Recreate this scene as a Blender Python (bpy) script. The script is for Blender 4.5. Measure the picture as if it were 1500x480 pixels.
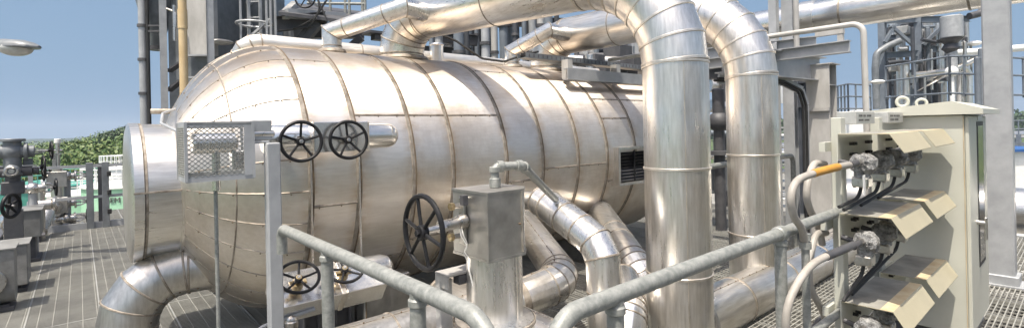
import bpy, math, random
import numpy as np
from mathutils import Vector as V, Matrix
for o in list(bpy.data.objects): bpy.data.objects.remove(o)
S = bpy.context.scene; COL = S.collection
rnd = random.Random(7)
PI = math.pi
# ------------------------------------------------------------------ camera
F, CX, CY, ROLL, AZ, EYE = 735., 750., 188., math.radians(1.25), math.radians(49.2), 1.6
FW = V((math.cos(AZ), math.sin(AZ), 0)); RT = V((FW.y, -FW.x, 0)); UP = V((0, 0, 1))
cam = bpy.data.cameras.new("camera"); co = bpy.data.objects.new("camera", cam); COL.objects.link(co)
cam.sensor_width = 36; cam.lens = 36 * F / 1500; cam.clip_start = .05; cam.clip_end = 12000
cam.shift_y = -(240 - CY) / 1500
r2 = RT * math.cos(ROLL) - UP * math.sin(ROLL); u2 = UP * math.cos(ROLL) + RT * math.sin(ROLL)
co.matrix_world = Matrix(((r2.x, u2.x, -FW.x, 0), (r2.y, u2.y, -FW.y, 0), (r2.z, u2.z, -FW.z, EYE), (0, 0, 0, 1)))
S.camera = co
# ------------------------------------------------------------------ light
SUN = V((-.355, -.14, 1)).normalized()
EL = math.asin(SUN.z); 
w = bpy.data.worlds.new("World"); S.world = w; w.use_nodes = True
nt = w.node_tree; nt.nodes.clear()
sky = nt.nodes.new('ShaderNodeTexSky'); sky.sky_type = 'NISHITA'; sky.sun_disc = False
sky.sun_elevation = EL; sky.sun_rotation = math.atan2(SUN.x, SUN.y)
sky.air_density = 1.0; sky.dust_density = 6.0; sky.ozone_density = 2.0; sky.altitude = 0
bg = nt.nodes.new('ShaderNodeBackground'); bg.inputs[1].default_value = .105
wo = nt.nodes.new('ShaderNodeOutputWorld')
tcw = nt.nodes.new('ShaderNodeTexCoord'); sxw = nt.nodes.new('ShaderNodeSeparateXYZ'); nt.links.new(tcw.outputs['Generated'], sxw.inputs[0])
rw = nt.nodes.new('ShaderNodeValToRGB'); rw.color_ramp.interpolation = 'EASE'; ew = rw.color_ramp.elements
ew[0].position, ew[0].color = 0, (.88, .88, .88, 1); ew[1].position, ew[1].color = .55, (0, 0, 0, 1); nt.links.new(sxw.outputs[2], rw.inputs[0])
mw = nt.nodes.new('ShaderNodeMix'); mw.data_type = 'RGBA'; nt.links.new(rw.outputs[0], mw.inputs[0]); nt.links.new(sky.outputs[0], mw.inputs[6]); mw.inputs[7].default_value = (2.05, 2.95, 4.15, 1)   # haze low over the horizon
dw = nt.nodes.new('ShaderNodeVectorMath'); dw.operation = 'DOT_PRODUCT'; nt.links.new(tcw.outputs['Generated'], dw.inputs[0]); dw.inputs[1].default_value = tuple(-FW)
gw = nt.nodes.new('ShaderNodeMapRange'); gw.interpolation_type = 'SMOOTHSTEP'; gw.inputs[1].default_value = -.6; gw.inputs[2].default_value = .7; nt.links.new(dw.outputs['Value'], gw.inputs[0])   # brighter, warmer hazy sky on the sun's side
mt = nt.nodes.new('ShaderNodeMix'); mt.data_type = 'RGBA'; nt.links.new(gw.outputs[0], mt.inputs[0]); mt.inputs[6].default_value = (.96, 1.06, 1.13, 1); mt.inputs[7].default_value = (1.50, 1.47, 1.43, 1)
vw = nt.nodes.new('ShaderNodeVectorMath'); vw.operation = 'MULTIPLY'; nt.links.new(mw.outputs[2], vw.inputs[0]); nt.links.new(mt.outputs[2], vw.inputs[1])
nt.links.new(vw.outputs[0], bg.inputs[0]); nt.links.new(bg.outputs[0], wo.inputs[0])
sl = bpy.data.lights.new("sun", 'SUN'); sl.energy = 5.0; sl.angle = math.radians(.53); sl.color = (1, .93, .82)
so = bpy.data.objects.new("sun", sl); COL.objects.link(so); so.rotation_euler = SUN.to_track_quat('Z', 'Y').to_euler(); so.location = (0, 0, 30)
S.view_settings.view_transform = 'Standard'; S.view_settings.look = 'None'
S.view_settings.exposure = 0.43; S.view_settings.gamma = 1; S.view_settings.use_curve_mapping = False

def at(px, py, Y):                       # point seen at a photo pixel, Y metres ahead
    dx, dy = px - CX, py - CY
    return V((0, 0, EYE)) + Y * (FW + RT * ((dx * math.cos(ROLL) - dy * math.sin(ROLL)) / F) - UP * ((dy * math.cos(ROLL) + dx * math.sin(ROLL)) / F))

# ------------------------------------------------------------------ materials
def nodes(name):
    m = bpy.data.materials.new(name); m.use_nodes = True; t = m.node_tree
    return m, t, t.nodes['Principled BSDF']
def noise(t, scale, vec=(1, 1, 1), detail=4, rough=.6, coord='Object'):
    tc = t.nodes.new('ShaderNodeTexCoord'); mp = t.nodes.new('ShaderNodeMapping'); mp.inputs['Scale'].default_value = vec
    n = t.nodes.new('ShaderNodeTexNoise'); n.inputs['Scale'].default_value = scale; n.inputs['Detail'].default_value = detail; n.inputs['Roughness'].default_value = rough
    t.links.new(tc.outputs[coord], mp.inputs[0]); t.links.new(mp.outputs[0], n.inputs['Vector'])
    return n.outputs['Fac']
def ramp(t, fac, stops):
    r = t.nodes.new('ShaderNodeValToRGB'); e = r.color_ramp.elements
    e[0].position, e[0].color = stops[0][0], (*stops[0][1], 1); e[1].position, e[1].color = stops[-1][0], (*stops[-1][1], 1)
    for p, c in stops[1:-1]:
        x = e.new(p); x.color = (*c, 1)
    t.links.new(fac, r.inputs[0]); return r.outputs[0]
def g(v): return (v, v, v)
def mix(t, fac, a, b):
    m = t.nodes.new('ShaderNodeMix'); m.data_type = 'RGBA'
    for s, x in ((m.inputs[0], fac), (m.inputs[6], a), (m.inputs[7], b)):
        if isinstance(x, (int, float)): s.default_value = x
        elif isinstance(x, tuple): s.default_value = (*x, 1)
        else: t.links.new(x, s)
    return m.outputs[2]
def mul(t, a, b, op='MULTIPLY'):
    m = t.nodes.new('ShaderNodeMath'); m.operation = op
    for s, x in zip(m.inputs, (a, b)):
        if isinstance(x, (int, float)): s.default_value = x
        else: t.links.new(x, s)
    return m.outputs[0]
def bump(t, p, h, strength, dist):
    b = t.nodes.new('ShaderNodeBump'); b.inputs['Strength'].default_value = strength; b.inputs['Distance'].default_value = dist
    t.links.new(h, b.inputs['Height']); t.links.new(b.outputs[0], p.inputs['Normal'])
def clad(name, streak, lo=(.66, .64, .605), hi=(.86, .845, .82), r0=.22, r1=.42, seams=None, metal=.93, bm=.16, aniso=0):
    m, t, p = nodes(name)
    if aniso:
        p.inputs['Anisotropic'].default_value = aniso; p.inputs['Anisotropic Rotation'].default_value = .25; tg = t.nodes.new('ShaderNodeTangent'); tg.direction_type = 'RADIAL'; tg.axis = 'X'; t.links.new(tg.outputs[0], p.inputs['Tangent'])
    p.inputs['Metallic'].default_value = metal
    st = noise(t, 11, streak, 5, .6); bl = noise(t, 1.7, (1, 1, 1), 5, .6)
    c = ramp(t, st, [(.3, lo), (.7, hi)])
    c2 = ramp(t, bl, [(.42, (1, 1, 1)), (.58, (.86, .81, .74)), (.74, (.66, .58, .48))])
    mm = t.nodes.new('ShaderNodeMix'); mm.data_type = 'RGBA'; mm.blend_type = 'MULTIPLY'; mm.inputs[0].default_value = .5
    t.links.new(c, mm.inputs[6]); t.links.new(c2, mm.inputs[7]); c = mm.outputs[2]
    rg = ramp(t, mul(t, mul(t, st, .5), mul(t, bl, .5), 'ADD'), [(.3, g(r0)), (.7, g(r1))])
    if seams:
        tc = t.nodes.new('ShaderNodeTexCoord'); sx = t.nodes.new('ShaderNodeSeparateXYZ'); t.links.new(tc.outputs['Object'], sx.inputs[0])
        stops = []
        lo_u, hi_u = -3.4, 3.2
        for s_ in seams:
            q = lambda d: (s_ + d - lo_u) / (hi_u - lo_u)
            stops += [(q(-.09), g(0)), (q(.0), g(1)), (q(.13), g(0))]
        xm = mul(t, mul(t, sx.outputs[0], -lo_u, 'ADD'), 1 / (hi_u - lo_u))
        near = ramp(t, xm, stops)
        sn = noise(t, 5, (1, 2, 2), 6, .7)
        f = mul(t, near, ramp(t, sn, [(.38, g(0)), (.66, g(.85))]))
        top = ramp(t, mul(t, mul(t, sx.outputs[2], .3, 'MULTIPLY'), mul(t, noise(t, 2.2, (1, 1, 1), 6, .7), .5), 'ADD'), [(.80, g(0)), (1.0, g(.75))])
        f = mul(t, f, top, 'MAXIMUM')
        pr = random.Random(3); ed = [0] + [(s_ - lo_u) / (hi_u - lo_u) for s_ in seams]       # every sheet its own tone
        pn = ramp(t, xm, [(e_, g(pr.uniform(.88, 1.04))) for e_ in ed]); pn.node.color_ramp.interpolation = 'CONSTANT'
        m3 = t.nodes.new('ShaderNodeMix'); m3.data_type = 'RGBA'; m3.blend_type = 'MULTIPLY'; m3.inputs[0].default_value = 1; t.links.new(c, m3.inputs[6]); t.links.new(pn, m3.inputs[7]); c = m3.outputs[2]
        sp = noise(t, 1.3, (1, 1.2, .5), 7, .72); c = mix(t, ramp(t, sp, [(.5, g(0)), (.68, g(.45))]), c, (.42, .36, .30))
        c = mix(t, f, c, (.50, .36, .22)); rg = mix(t, f, rg, g(.55))
    t.links.new(c, p.inputs['Base Color']); t.links.new(rg, p.inputs['Roughness'])
    bump(t, p, mul(t, noise(t, 2.5, (1, 1, 1), 2, .4), mul(t, noise(t, 60, streak, 2, .5), .012), 'ADD'), bm, .03)
    return m
def paint(name, c1, c2, rough=.5, metal=0, scale=6, vec=(1, 1, 1), bmp=0, stops=(.35, .7), spec=.5):
    m, t, p = nodes(name); p.inputs['Specular IOR Level'].default_value = spec; n = noise(t, scale, vec, 6, .65)
    t.links.new(ramp(t, n, [(stops[0], c1), (stops[1], c2)]), p.inputs['Base Color'])
    p.inputs['Metallic'].default_value = metal
    t.links.new(ramp(t, n, [(.3, g(rough - .08)), (.7, g(rough + .1))]), p.inputs['Roughness'])
    if bmp: bump(t, p, noise(t, scale * 5, vec, 3), bmp, .01)
    return m
VS = [1.23, 1.583, 2.05, 2.43, 3.03, 3.505, 4.03, 4.52, 5.05]     # ring seams of the vessel
M = dict(
    vessel=clad('vessel_cladding', (.6, 4, 4), (.74,.695,.64),(.86,.82,.77), .42,.58, metal=.92, bm=.22, aniso=.8, seams=[s - 3.4 for s in VS]),
    cladv=clad('pipe_cladding_upright', (5, 5, .5)), clady=clad('pipe_cladding_cross', (5, .5, 5)), cladx=clad('pipe_cladding_long', (.5, 5, 5)),
    rough=clad('weathered_bright_cladding', (.5, 5, 5), (.66, .63, .58), (.82, .80, .76), .42, .55), dull=clad('dull_pipe_cladding', (4, 4, .6), (.44, .425, .40), (.62, .605, .58), .30, .46),
    box=clad('dull_sheet_cladding', (1, 1, 1), (.36, .355, .34), (.50, .49, .47), .38, .55),
    bright=clad('bright_sheet_cladding', (1, 1, 1), (.75, .74, .72), (.85, .84, .82), .16, .3),
    seam=paint('tarnished_seam', (.19, .16, .125), (.44, .395, .34), .55, .5, 14),
    seam_d=paint('dark_seam_sealant', (.10, .075, .05), (.22, .16, .10), .6, .2, 20),
    seam_l=paint('pale_seam_bead', (.62, .56, .48), (.78, .74, .68), .4, .9, 14),
    galv=paint('galvanised_steel', (.19, .20, .187), (.34, .345, .325), .5, .2, 40, bmp=.1),
    steel=paint('grey_painted_steel', (.30, .31, .32), (.41, .42, .43), .45, .1, 5),
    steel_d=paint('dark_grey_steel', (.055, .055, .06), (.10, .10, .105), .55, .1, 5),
    steel_w=paint('pale_weathered_steel', (.34, .33, .31), (.52, .51, .49), .55, .1, 4, (1, 1, .4)),
    valve=paint('grey_valve_paint', (.13, .14, .15), (.21, .225, .235), .42, .1, 5),
    black=paint('black_enamel', (.008, .008, .009), (.022, .022, .024), .45, 0, 8, spec=.25),
    rubber=paint('black_rubber', (.012, .012, .012), (.03, .03, .03), .55, 0, 8),
    chrome=paint('worn_bare_steel', (.45, .43, .40), (.65, .63, .60), .3, 1, 20),
    brass=paint('brassy_nut', (.35, .25, .12), (.6, .5, .32), .4, .9, 30),
    cream=paint('cream_enamel', (.47, .47, .405), (.53, .53, .46), .42, 0, 2),
    creaml=paint('cream_hood_paint', (.35, .315, .215), (.42, .38, .27), .5, 0, 6),
    creamd=paint('dusty_cream_enamel', (.15, .145, .13), (.33, .32, .28), .75, 0, 5, (1, 1, 1), stops=(.3, .75)),
    creamt=paint('stained_cream_enamel', (.45, .33, .19), (.60, .54, .38), .6, 0, 7),
    boxgrey=paint('grimy_grey_jacket', (.15, .15, .145), (.27, .27, .26), .5, .1, 6),
    beige=paint('beige_pipe_paint', (.52, .38, .20), (.62, .48, .28), .5, 0, 4),
    hose=paint('grey_flexible_conduit', (.27, .25, .22), (.40, .375, .34), .55, 0, 8),
    orange=paint('orange_sleeve', (.40, .19, .025), (.50, .27, .05), .5, 0, 20),
    wrap=paint('dirty_plastic_wrap', (.07, .07, .07), (.42, .42, .41), .18, 0, 26, bmp=.9, stops=(.35, .65)),
    glass=paint('dark_window_glass', (.012, .013, .015), (.03, .03, .032), .08, 0, 3),
    plate=paint('nameplate', (.45, .45, .43), (.58, .58, .55), .35, .3, 20),
    ink=paint('worn_black_lettering', (.05, .05, .05), (.15, .15, .14), .6, 0, 30),
    white=paint('white_paint', (.70, .70, .67), (.80, .80, .78), .4, 0, 5),
    mint=paint('mint_green_paint', (.30, .55, .36), (.38, .62, .43), .5, 0, 2),
    teal=paint('teal_green_paint', (.05, .24, .19), (.09, .30, .24), .5, 0, 2),
    bluetrim=paint('blue_paint', (.02, .08, .25), (.04, .12, .32), .5, 0, 2),
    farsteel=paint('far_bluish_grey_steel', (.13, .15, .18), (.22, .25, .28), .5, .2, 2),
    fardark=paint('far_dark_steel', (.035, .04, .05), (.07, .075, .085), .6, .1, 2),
    bark=paint('bark', (.06, .045, .03), (.12, .09, .06), .9, 0, 8),
)
def leafm(name, a, b, c):
    m, t, p = nodes(name)
    oi = noise(t, .12, (1, 1, 1), 3, .7)
    gn = t.nodes.new('ShaderNodeNewGeometry')
    f = mul(t, mul(t, gn.outputs['Random Per Island'], .5), mul(t, oi, .6), 'ADD')
    t.links.new(ramp(t, f, [(.25, a), (.5, b), (.78, c)]), p.inputs['Base Color']); p.inputs['Roughness'].default_value = .6
    p.inputs['Subsurface Weight'].default_value = 0
    return m
M['leaf'] = leafm('foliage', (.028, .060, .014), (.060, .115, .024), (.15, .19, .05))
M['leaf2'] = leafm('dark_foliage', (.018, .040, .016), (.032, .065, .024), (.055, .09, .03))
M['ground'] = paint('plant_ground', (.16, .16, .145), (.26, .25, .23), .9, 0, .3)
M['scrub'] = paint('scrub_ground', (.04, .07, .02), (.09, .12, .04), .95, 0, .05)
M['hill'] = paint('wooded_hill', (.018, .035, .022), (.032, .055, .03), .95, 0, .02)
M['grate'] = paint('grating_steel', (.27, .265, .24), (.38, .375, .34), .55, .2, 3)
M['grate_l'] = paint('grating_edge_bar', (.29, .29, .27), (.38, .38, .355), .5, .4, 3)

# ------------------------------------------------------------------ mesh helpers
WORLD = {}
def tag(o, label=None, cat=None, group=None, kind=None):
    if label: o['label'] = label
    if cat: o['category'] = cat
    if group: o['group'] = group
    if kind: o['kind'] = kind
    return o
def thing(name, label, cat, loc=(0, 0, 0), group=None):
    o = bpy.data.objects.new(name, None); COL.objects.link(o); o.location = loc; o.empty_display_size = .1
    WORLD[o] = V(loc); return tag(o, label, cat, group)
def copy_tree(o, parent=None):
    c = o.copy(); COL.objects.link(c)
    if parent: c.parent = parent; c.matrix_parent_inverse.identity()
    WORLD[c] = WORLD[o].copy()
    for ch in [x for x in COL.objects if x.parent == o]: copy_tree(ch, c)
    return c
def frame(d):
    d = V(d).normalized(); a = V((0, 0, 1)) if abs(d.z) < .95 else V((0, 1, 0))
    x = d.cross(a).normalized(); y = x.cross(d).normalized(); return x, y, d
def fillet(pts, R, n=6):
    pts = [V(p) for p in pts]; out = [pts[0]]
    Rs = R if isinstance(R, (list, tuple)) else [R] * (len(pts) - 2)
    for i in range(1, len(pts) - 1):
        p = pts[i]; a = (pts[i - 1] - p).normalized(); b = (pts[i + 1] - p).normalized()
        ang = a.angle(b); th = PI - ang
        if th < 1e-3: out.append(p); continue
        R_ = Rs[i - 1]; t = R_ * math.tan(th / 2)
        t = min(t, (pts[i - 1] - p).length * .98, (pts[i + 1] - p).length * .98); R_ = t / math.tan(th / 2)
        bis = (a + b).normalized(); c = p + bis * (R_ / math.cos(th / 2))
        s = p + a * t - c; e = p + b * t - c
        for k in range(n + 1):
            q = k / n
            v = (s * math.sin((1 - q) * th) + e * math.sin(q * th)) / math.sin(th)
            out.append(c + v)
    out.append(pts[-1]); return out
def spline(pts, n=8):
    P_ = [V(p) for p in pts]; P_ = [P_[0] * 2 - P_[1]] + P_ + [P_[-1] * 2 - P_[-2]]; out = []
    for i in range(1, len(P_) - 2):
        a, b, c, d = P_[i - 1:i + 3]
        for k in range(n):
            t = k / n; out.append(.5 * (2 * b + (c - a) * t + (2 * a - 5 * b + 4 * c - d) * t * t + (3 * b - a - 3 * c + d) * t ** 3))
    return out + [P_[-2]]
def split(pts, step):
    out = [V(pts[0])]
    for a, b in zip(pts, pts[1:]):
        a, b = V(a), V(b); n = max(1, round((b - a).length / step))
        out += [a.lerp(b, k / n) for k in range(1, n + 1)]
    return out
class MB:
    def __init__(s): s.v, s.f, s.m = [], [], []
    def add(s, vs, fs, mat=0):
        o = len(s.v); s.v += [tuple(v) for v in vs]; s.f += [tuple(i + o for i in f) for f in fs]; s.m += [mat] * len(fs); return s
    def box(s, c, size, mat=0, ax=None, bev=0):
        c = V(c); h = V(size) / 2; X, Y, Z = ax or (V((1, 0, 0)), V((0, 1, 0)), V((0, 0, 1)))
        if bev:
            b = min(bev, min(h) * .9); vs, fs = [], []
            for (i, j, k) in ((0, 1, 2), (1, 2, 0), (2, 0, 1)):
                for sg in (-1, 1):
                    q = []
                    for a_, b_ in ((-1, -1), (1, -1), (1, 1), (-1, 1)):
                        p = [0, 0, 0]; p[k] = sg * h[k]; p[i] = a_ * (h[i] - b); p[j] = b_ * (h[j] - b); q.append(p)
                    if sg < 0: q.reverse()
                    fs.append(tuple(range(len(vs), len(vs) + 4))); vs += q
            idx = {}
            for n_, p in enumerate(vs):
                ks = tuple(round(abs(p[k]) - h[k], 6) == 0 for k in range(3)).index(True)
                idx[(tuple(1 if x > 0 else -1 for x in p), ks)] = n_
            for k in range(3):
                i, j = (k + 1) % 3, (k + 2) % 3
                for a_ in (-1, 1):
                    for b_ in (-1, 1):
                        def sg(kk): 
                            t = [0, 0, 0]; t[i] = a_; t[j] = b_; t[k] = kk; return tuple(t)
                        q = [idx[(sg(-1), i)], idx[(sg(1), i)], idx[(sg(1), j)], idx[(sg(-1), j)]]
                        if a_ * b_ > 0: q.reverse()
                        fs.append(tuple(q))
            for a_ in (-1, 1):
                for b_ in (-1, 1):
                    for c_ in (-1, 1):
                        q = [idx[((a_, b_, c_), k)] for k in range(3)]
                        if a_ * b_ * c_ < 0: q.reverse()
                        fs.append(tuple(q))
            return s.add([c + X * p[0] + Y * p[1] + Z * p[2] for p in vs], fs, mat)
        vs = [c + X * (h.x * i) + Y * (h.y * j) + Z * (h.z * k) for k in (-1, 1) for j in (-1, 1) for i in (-1, 1)]
        return s.add(vs, [(0, 2, 3, 1), (4, 5, 7, 6), (0, 1, 5, 4), (2, 6, 7, 3), (0, 4, 6, 2), (1, 3, 7, 5)], mat)
    def bar(s, a, b, w_, h_=None, mat=0, up=(0, 0, 1)):
        a, b = V(a), V(b); d = (b - a); L = d.length; d.normalize(); u = V(up)
        if abs(d.dot(u)) > .98: u = V((1, 0, 0))
        x = d.cross(u).normalized(); y = x.cross(d)
        return s.box((a + b) / 2, (w_, h_ or w_, L), mat, (x, y, d))
    def ibeam(s, a, b, w_, h_, t=.012, mat=0, up=(0, 0, 1)):
        a, b = V(a), V(b); d = (b - a).normalized(); u = V(up)
        if abs(d.dot(u)) > .98: u = V((1, 0, 0))
        x = d.cross(u).normalized(); y = x.cross(d)
        s.bar(a + y * (h_ - t) / 2, b + y * (h_ - t) / 2, w_, t, mat, up); s.bar(a - y * (h_ - t) / 2, b - y * (h_ - t) / 2, w_, t, mat, up)
        return s.bar(a, b, t, h_ - 2 * t, mat, up)
    def sweep(s, pts, r, seg=24, mat=0, caps=True, bead=None, bmat=1, bw=.02, bh=.006, skip=(), long=None, lmat=1, screws=False, smat=2):
        pts = [V(p) for p in pts]; pp = [pts[0]]
        for p in pts[1:]:
            if (p - pp[-1]).length > 1e-5: pp.append(p)
        pts = pp; n = len(pts); ds = [(pts[i + 1] - pts[i]).normalized() for i in range(n - 1)]
        x, y, d = frame(ds[0]); rings = [[pts[0] + (x * math.cos(2 * PI * k / seg) + y * math.sin(2 * PI * k / seg)) * r for k in range(seg)]]
        nrm = [ds[0]]
        for i in range(1, n):
            nn = (ds[i - 1] + ds[i]).normalized() if i < n - 1 else ds[-1]; nrm.append(nn); dd = ds[i - 1]
            rings.append([q + dd * ((pts[i] - q).dot(nn) / dd.dot(nn)) for q in rings[-1]])
        vs = [q for R in rings for q in R]; fs = []
        for i in range(n - 1):
            for k in range(seg):
                k2 = (k + 1) % seg; fs.append((i * seg + k, i * seg + k2, (i + 1) * seg + k2, (i + 1) * seg + k))
        if caps: fs += [tuple(range(seg))[::-1], tuple((n - 1) * seg + k for k in range(seg))]
        s.add(vs, fs, mat)
        if bead is not None:
            for i in (range(n) if bead == 'all' else bead):
                if i in skip: continue
                R, c, nn = rings[i], pts[i], nrm[i]; vv = []
                for off, e in ((-bw * .5, -.001), (-bw * .3, bh), (bw * .3, bh), (bw * .5, -.001)):
                    vv += [c + (q - c) * ((r + e) / r) + nn * off for q in R]
                ff = [(a * seg + k, a * seg + (k + 1) % seg, (a + 1) * seg + (k + 1) % seg, (a + 1) * seg + k) for a in range(3) for k in range(seg)]
                s.add(vv, ff, bmat)
        if long is not None:
            for i in range(n - 1):
                k = long if isinstance(long, int) else long[i % len(long)]
                A, B = rings[i], rings[i + 1]
                def rr(R, c, t, e): 
                    q = R[k] .lerp(R[(k + 1) % seg], t); return c + (q - c) * ((r + e) / r)
                vv = [rr(A, pts[i], 0, .000), rr(A, pts[i], .1, .004), rr(A, pts[i], .28, .000), rr(B, pts[i + 1], 0, .000), rr(B, pts[i + 1], .1, .004), rr(B, pts[i + 1], .28, .000)]
                s.add(vv, [(0, 1, 4, 3), (1, 2, 5, 4)], lmat)
                if screws:
                    L = (vv[4] - vv[1]).length; m_ = max(1, int(L / .11))
                    for j in range(m_):
                        s.ball(vv[1].lerp(vv[4], (j + .5) / m_), .0065, smat, 4, 3)
        return s
    def cyl(s, a, b, r, seg=24, mat=0, bev=0, r2=None):
        a, b = V(a), V(b); x, y, d = frame(b - a); r2 = r if r2 is None else r2; L = (b - a).length
        prof = [(0, r), (L, r2)] if not bev else [(0, r - bev), (bev, r), (L - bev, r2), (L, r2 - bev)]
        return s.lathe(a, d, prof, seg, mat)
    def lathe(s, o, d, prof, seg=24, mat=0, caps=True):
        x, y, d = frame(d); o = V(o); vs, fs = [], []
        for h, r in prof: vs += [o + d * h + (x * math.cos(2 * PI * k / seg) + y * math.sin(2 * PI * k / seg)) * max(r, 1e-4) for k in range(seg)]
        for i in range(len(prof) - 1):
            for k in range(seg): fs.append((i * seg + k, i * seg + (k + 1) % seg, (i + 1) * seg + (k + 1) % seg, (i + 1) * seg + k))
        if caps: fs += [tuple(range(seg))[::-1], tuple((len(prof) - 1) * seg + k for k in range(seg))]
        return s.add(vs, fs, mat)
    def torus(s, c, nrm, R, r, seg=32, ts=10, mat=0, flat=1.0):
        x, y, d = frame(nrm); c = V(c); vs, fs = [], []
        for i in range(seg):
            a = 2 * PI * i / seg; e = x * math.cos(a) + y * math.sin(a)
            for j in range(ts):
                b = 2 * PI * j / ts; vs.append(c + e * (R + r * math.cos(b)) + d * (r * flat * math.sin(b)))
        for i in range(seg):
            for j in range(ts): fs.append((i * ts + j, ((i + 1) % seg) * ts + j, ((i + 1) % seg) * ts + (j + 1) % ts, i * ts + (j + 1) % ts))
        return s.add(vs, fs, mat)
    def ball(s, c, r, mat=0, seg=16, rings=8, sc=(1, 1, 1)):
        c = V(c); vs = [c + V((0, 0, -r * sc[2]))]; fs = []
        for i in range(1, rings):
            t = -PI / 2 + PI * i / rings
            vs += [c + V((r * sc[0] * math.cos(t) * math.cos(2 * PI * k / seg), r * sc[1] * math.cos(t) * math.sin(2 * PI * k / seg), r * sc[2] * math.sin(t))) for k in range(seg)]
        vs.append(c + V((0, 0, r * sc[2]))); N = len(vs) - 1
        for k in range(seg):
            k2 = (k + 1) % seg; fs.append((0, 1 + k2, 1 + k)); fs.append((N, N - seg + k, N - seg + k2))
            for i in range(rings - 2): fs.append((1 + i * seg + k, 1 + i * seg + k2, 1 + (i + 1) * seg + k2, 1 + (i + 1) * seg + k))
        return s.add(vs, fs, mat)
    def prism(s, poly, d, mat=0):
        n = len(poly); d = V(d); vs = [V(p) for p in poly] + [V(p) + d for p in poly]
        return s.add(vs, [tuple(range(n))[::-1], tuple(range(n, 2 * n))] + [(i, (i + 1) % n, n + (i + 1) % n, n + i) for i in range(n)], mat)
    def build(s, name, mats, parent=None, origin=None, sharp=28):
        if not isinstance(mats, (list, tuple)): mats = [mats]
        off = WORLD[parent] if parent is not None else V(origin or (0, 0, 0))
        me = bpy.data.meshes.new(name); me.from_pydata([tuple(V(v) - off) for v in s.v], [], s.f)
        for m in mats: me.materials.append(M[m] if isinstance(m, str) else m)
        me.polygons.foreach_set('material_index', [min(i, len(mats) - 1) for i in s.m]); me.polygons.foreach_set('use_smooth', [True] * len(s.f))
        me.set_sharp_from_angle(angle=math.radians(sharp)); me.update()
        o = bpy.data.objects.new(name, me); COL.objects.link(o); WORLD[o] = V(off)
        if parent is not None: o.parent = parent
        else: o.location = off
        return o
CL = ['cladv', 'seam', 'seam_d']
def wheel(parent, c, nrm, R, r, spokes=5, rot=0, dish=.0, hub='chrome', pname='handwheel'):
    x, y, d = frame(nrm); c = V(c); m = MB(); m.torus(c, d, R - r, r, 40, 10)
    for k in range(spokes):
        a = rot + 2 * PI * k / spokes; e = x * math.cos(a) + y * math.sin(a)
        m.sweep([c - d * dish + e * R * .1, c - d * dish * .7 + e * R * .5, c + e * (R - r)], r * .72, 8)
    m.cyl(c - d * (dish + r * 1.6), c - d * (dish - r * 1.4), R * .2, 20, 0, r * .4)
    wv = m.build(pname, 'black', parent)
    h = MB(); h.cyl(c - d * (dish - r * 1.4), c + d * (r * 2.6 - dish), R * .1, 6, 0, .003); h.build('hub_nut', hub, wv)
    return wv

# ------------------------------------------------------------------ ground, deck
def struct(mb, name, mats, **k):
    o = mb.build(name, mats, **k); o['kind'] = 'structure'; return o
m = MB(); m.add([(-1290, -1190, -7), (3090, -1190, -7), (3090, 3190, -7), (-1290, 3190, -7)], [(0, 1, 2, 3)]); struct(m, 'ground', 'scrub')
m = MB(); m.box((30, 14, -6.95), (120, 80, .1)); struct(m, 'plant_pavement', 'ground')
DK = (-3.4, 9.6, -9.2, 14.2)
m = MB()
def free(u, v): return True
y = DK[2]
while y < DK[3]:
    m.box(((DK[0] + DK[1]) / 2, y, -.018), (DK[1] - DK[0], .008, .036)); y += .035
x = DK[0]
while x < DK[1]:
    m.box((x, (DK[2] + DK[3]) / 2, -.008), (.005, DK[3] - DK[2], .012)); x += .1
x = DK[0] + .02; 
while x < DK[1]:
    m.box((x, (DK[2] + DK[3]) / 2, -.0155), (.012, DK[3] - DK[2], .037), 1); x += .5
y = DK[2] + .02
while y < DK[3]:
    m.box(((DK[0] + DK[1]) / 2, y, -.0165), (DK[1] - DK[0], .012, .037), 1); y += 3.0
struct(m, 'deck_grating', ['grate', 'grate_l'])
m = MB()
for x in (-3.3, 0, 3.2, 6.4, 9.5): m.ibeam((x, DK[2], -.19), (x, DK[3], -.19), .15, .3)
for y in (-9, -5.5, -2.5, 1.5, 6, 10, 14.1): m.ibeam((DK[0], y, -.5), (DK[1], y, -.5), .18, .3)
for x in (-3.3, 3.2, 9.5):
    for y in (-2.5, 6, 14.1): m.bar((x, y, -6.95), (x, y, -.66), .25)
struct(m, 'deck_beams', 'steel_d')
m = MB(); m.box((3.1, 2.5, -2.6), (13, 23.4, .08)); struct(m, 'lower_floor', 'ground')

# ------------------------------------------------------------------ the vessel
R0, V0, Z0 = 1.1, 4.70, 1.247
ves = thing('pressure_vessel', 'huge horizontal pressure vessel clad in stained aluminium sheets with a domed near end', 'vessel', (3.4, V0, 0))
SEG = 120
def vpt(u, a, r): return V((u, V0 - math.cos(a) * r, Z0 + math.sin(a) * r))
A_ = .78
def hr(u): return R0 * math.sqrt(max(0, 1 - ((1.23 - u) / A_) ** 2)) if u < 1.23 else (R0 if u < 5.9 else R0 * math.sqrt(max(0, 1 - ((u - 5.9) / .6) ** 2)))
us = [1.23 - A_ * math.cos(PI / 2 * k / 18) for k in range(1, 18)] + [1.23, 2, 3, 4, 5, 5.9] + [5.9 + .6 * math.sin(PI / 2 * k / 8) for k in range(1, 8)]
m = MB()
m.lathe((0, V0, Z0), (1, 0, 0), [(u, hr(u)) for u in us], SEG)
def vband(m, u, wd, h, mat, a0=0, a1=2 * PI):
    n = 120; vs = []
    for off, e in ((-.5, -.002), (-.35, h), (.35, h), (.5, -.002)):
        vs += [vpt(u + off * wd, a0 + (a1 - a0) * k / n, hr(u) + e) for k in range(n + 1)]
    m.add(vs, [(a * (n + 1) + k, a * (n + 1) + k + 1, (a + 1) * (n + 1) + k + 1, (a + 1) * (n + 1) + k) for a in range(3) for k in range(n)], mat)
for i, u in enumerate(VS):
    vband(m, u, .034, .006, 1); vband(m, u + .018, .012, .009, 2)
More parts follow.
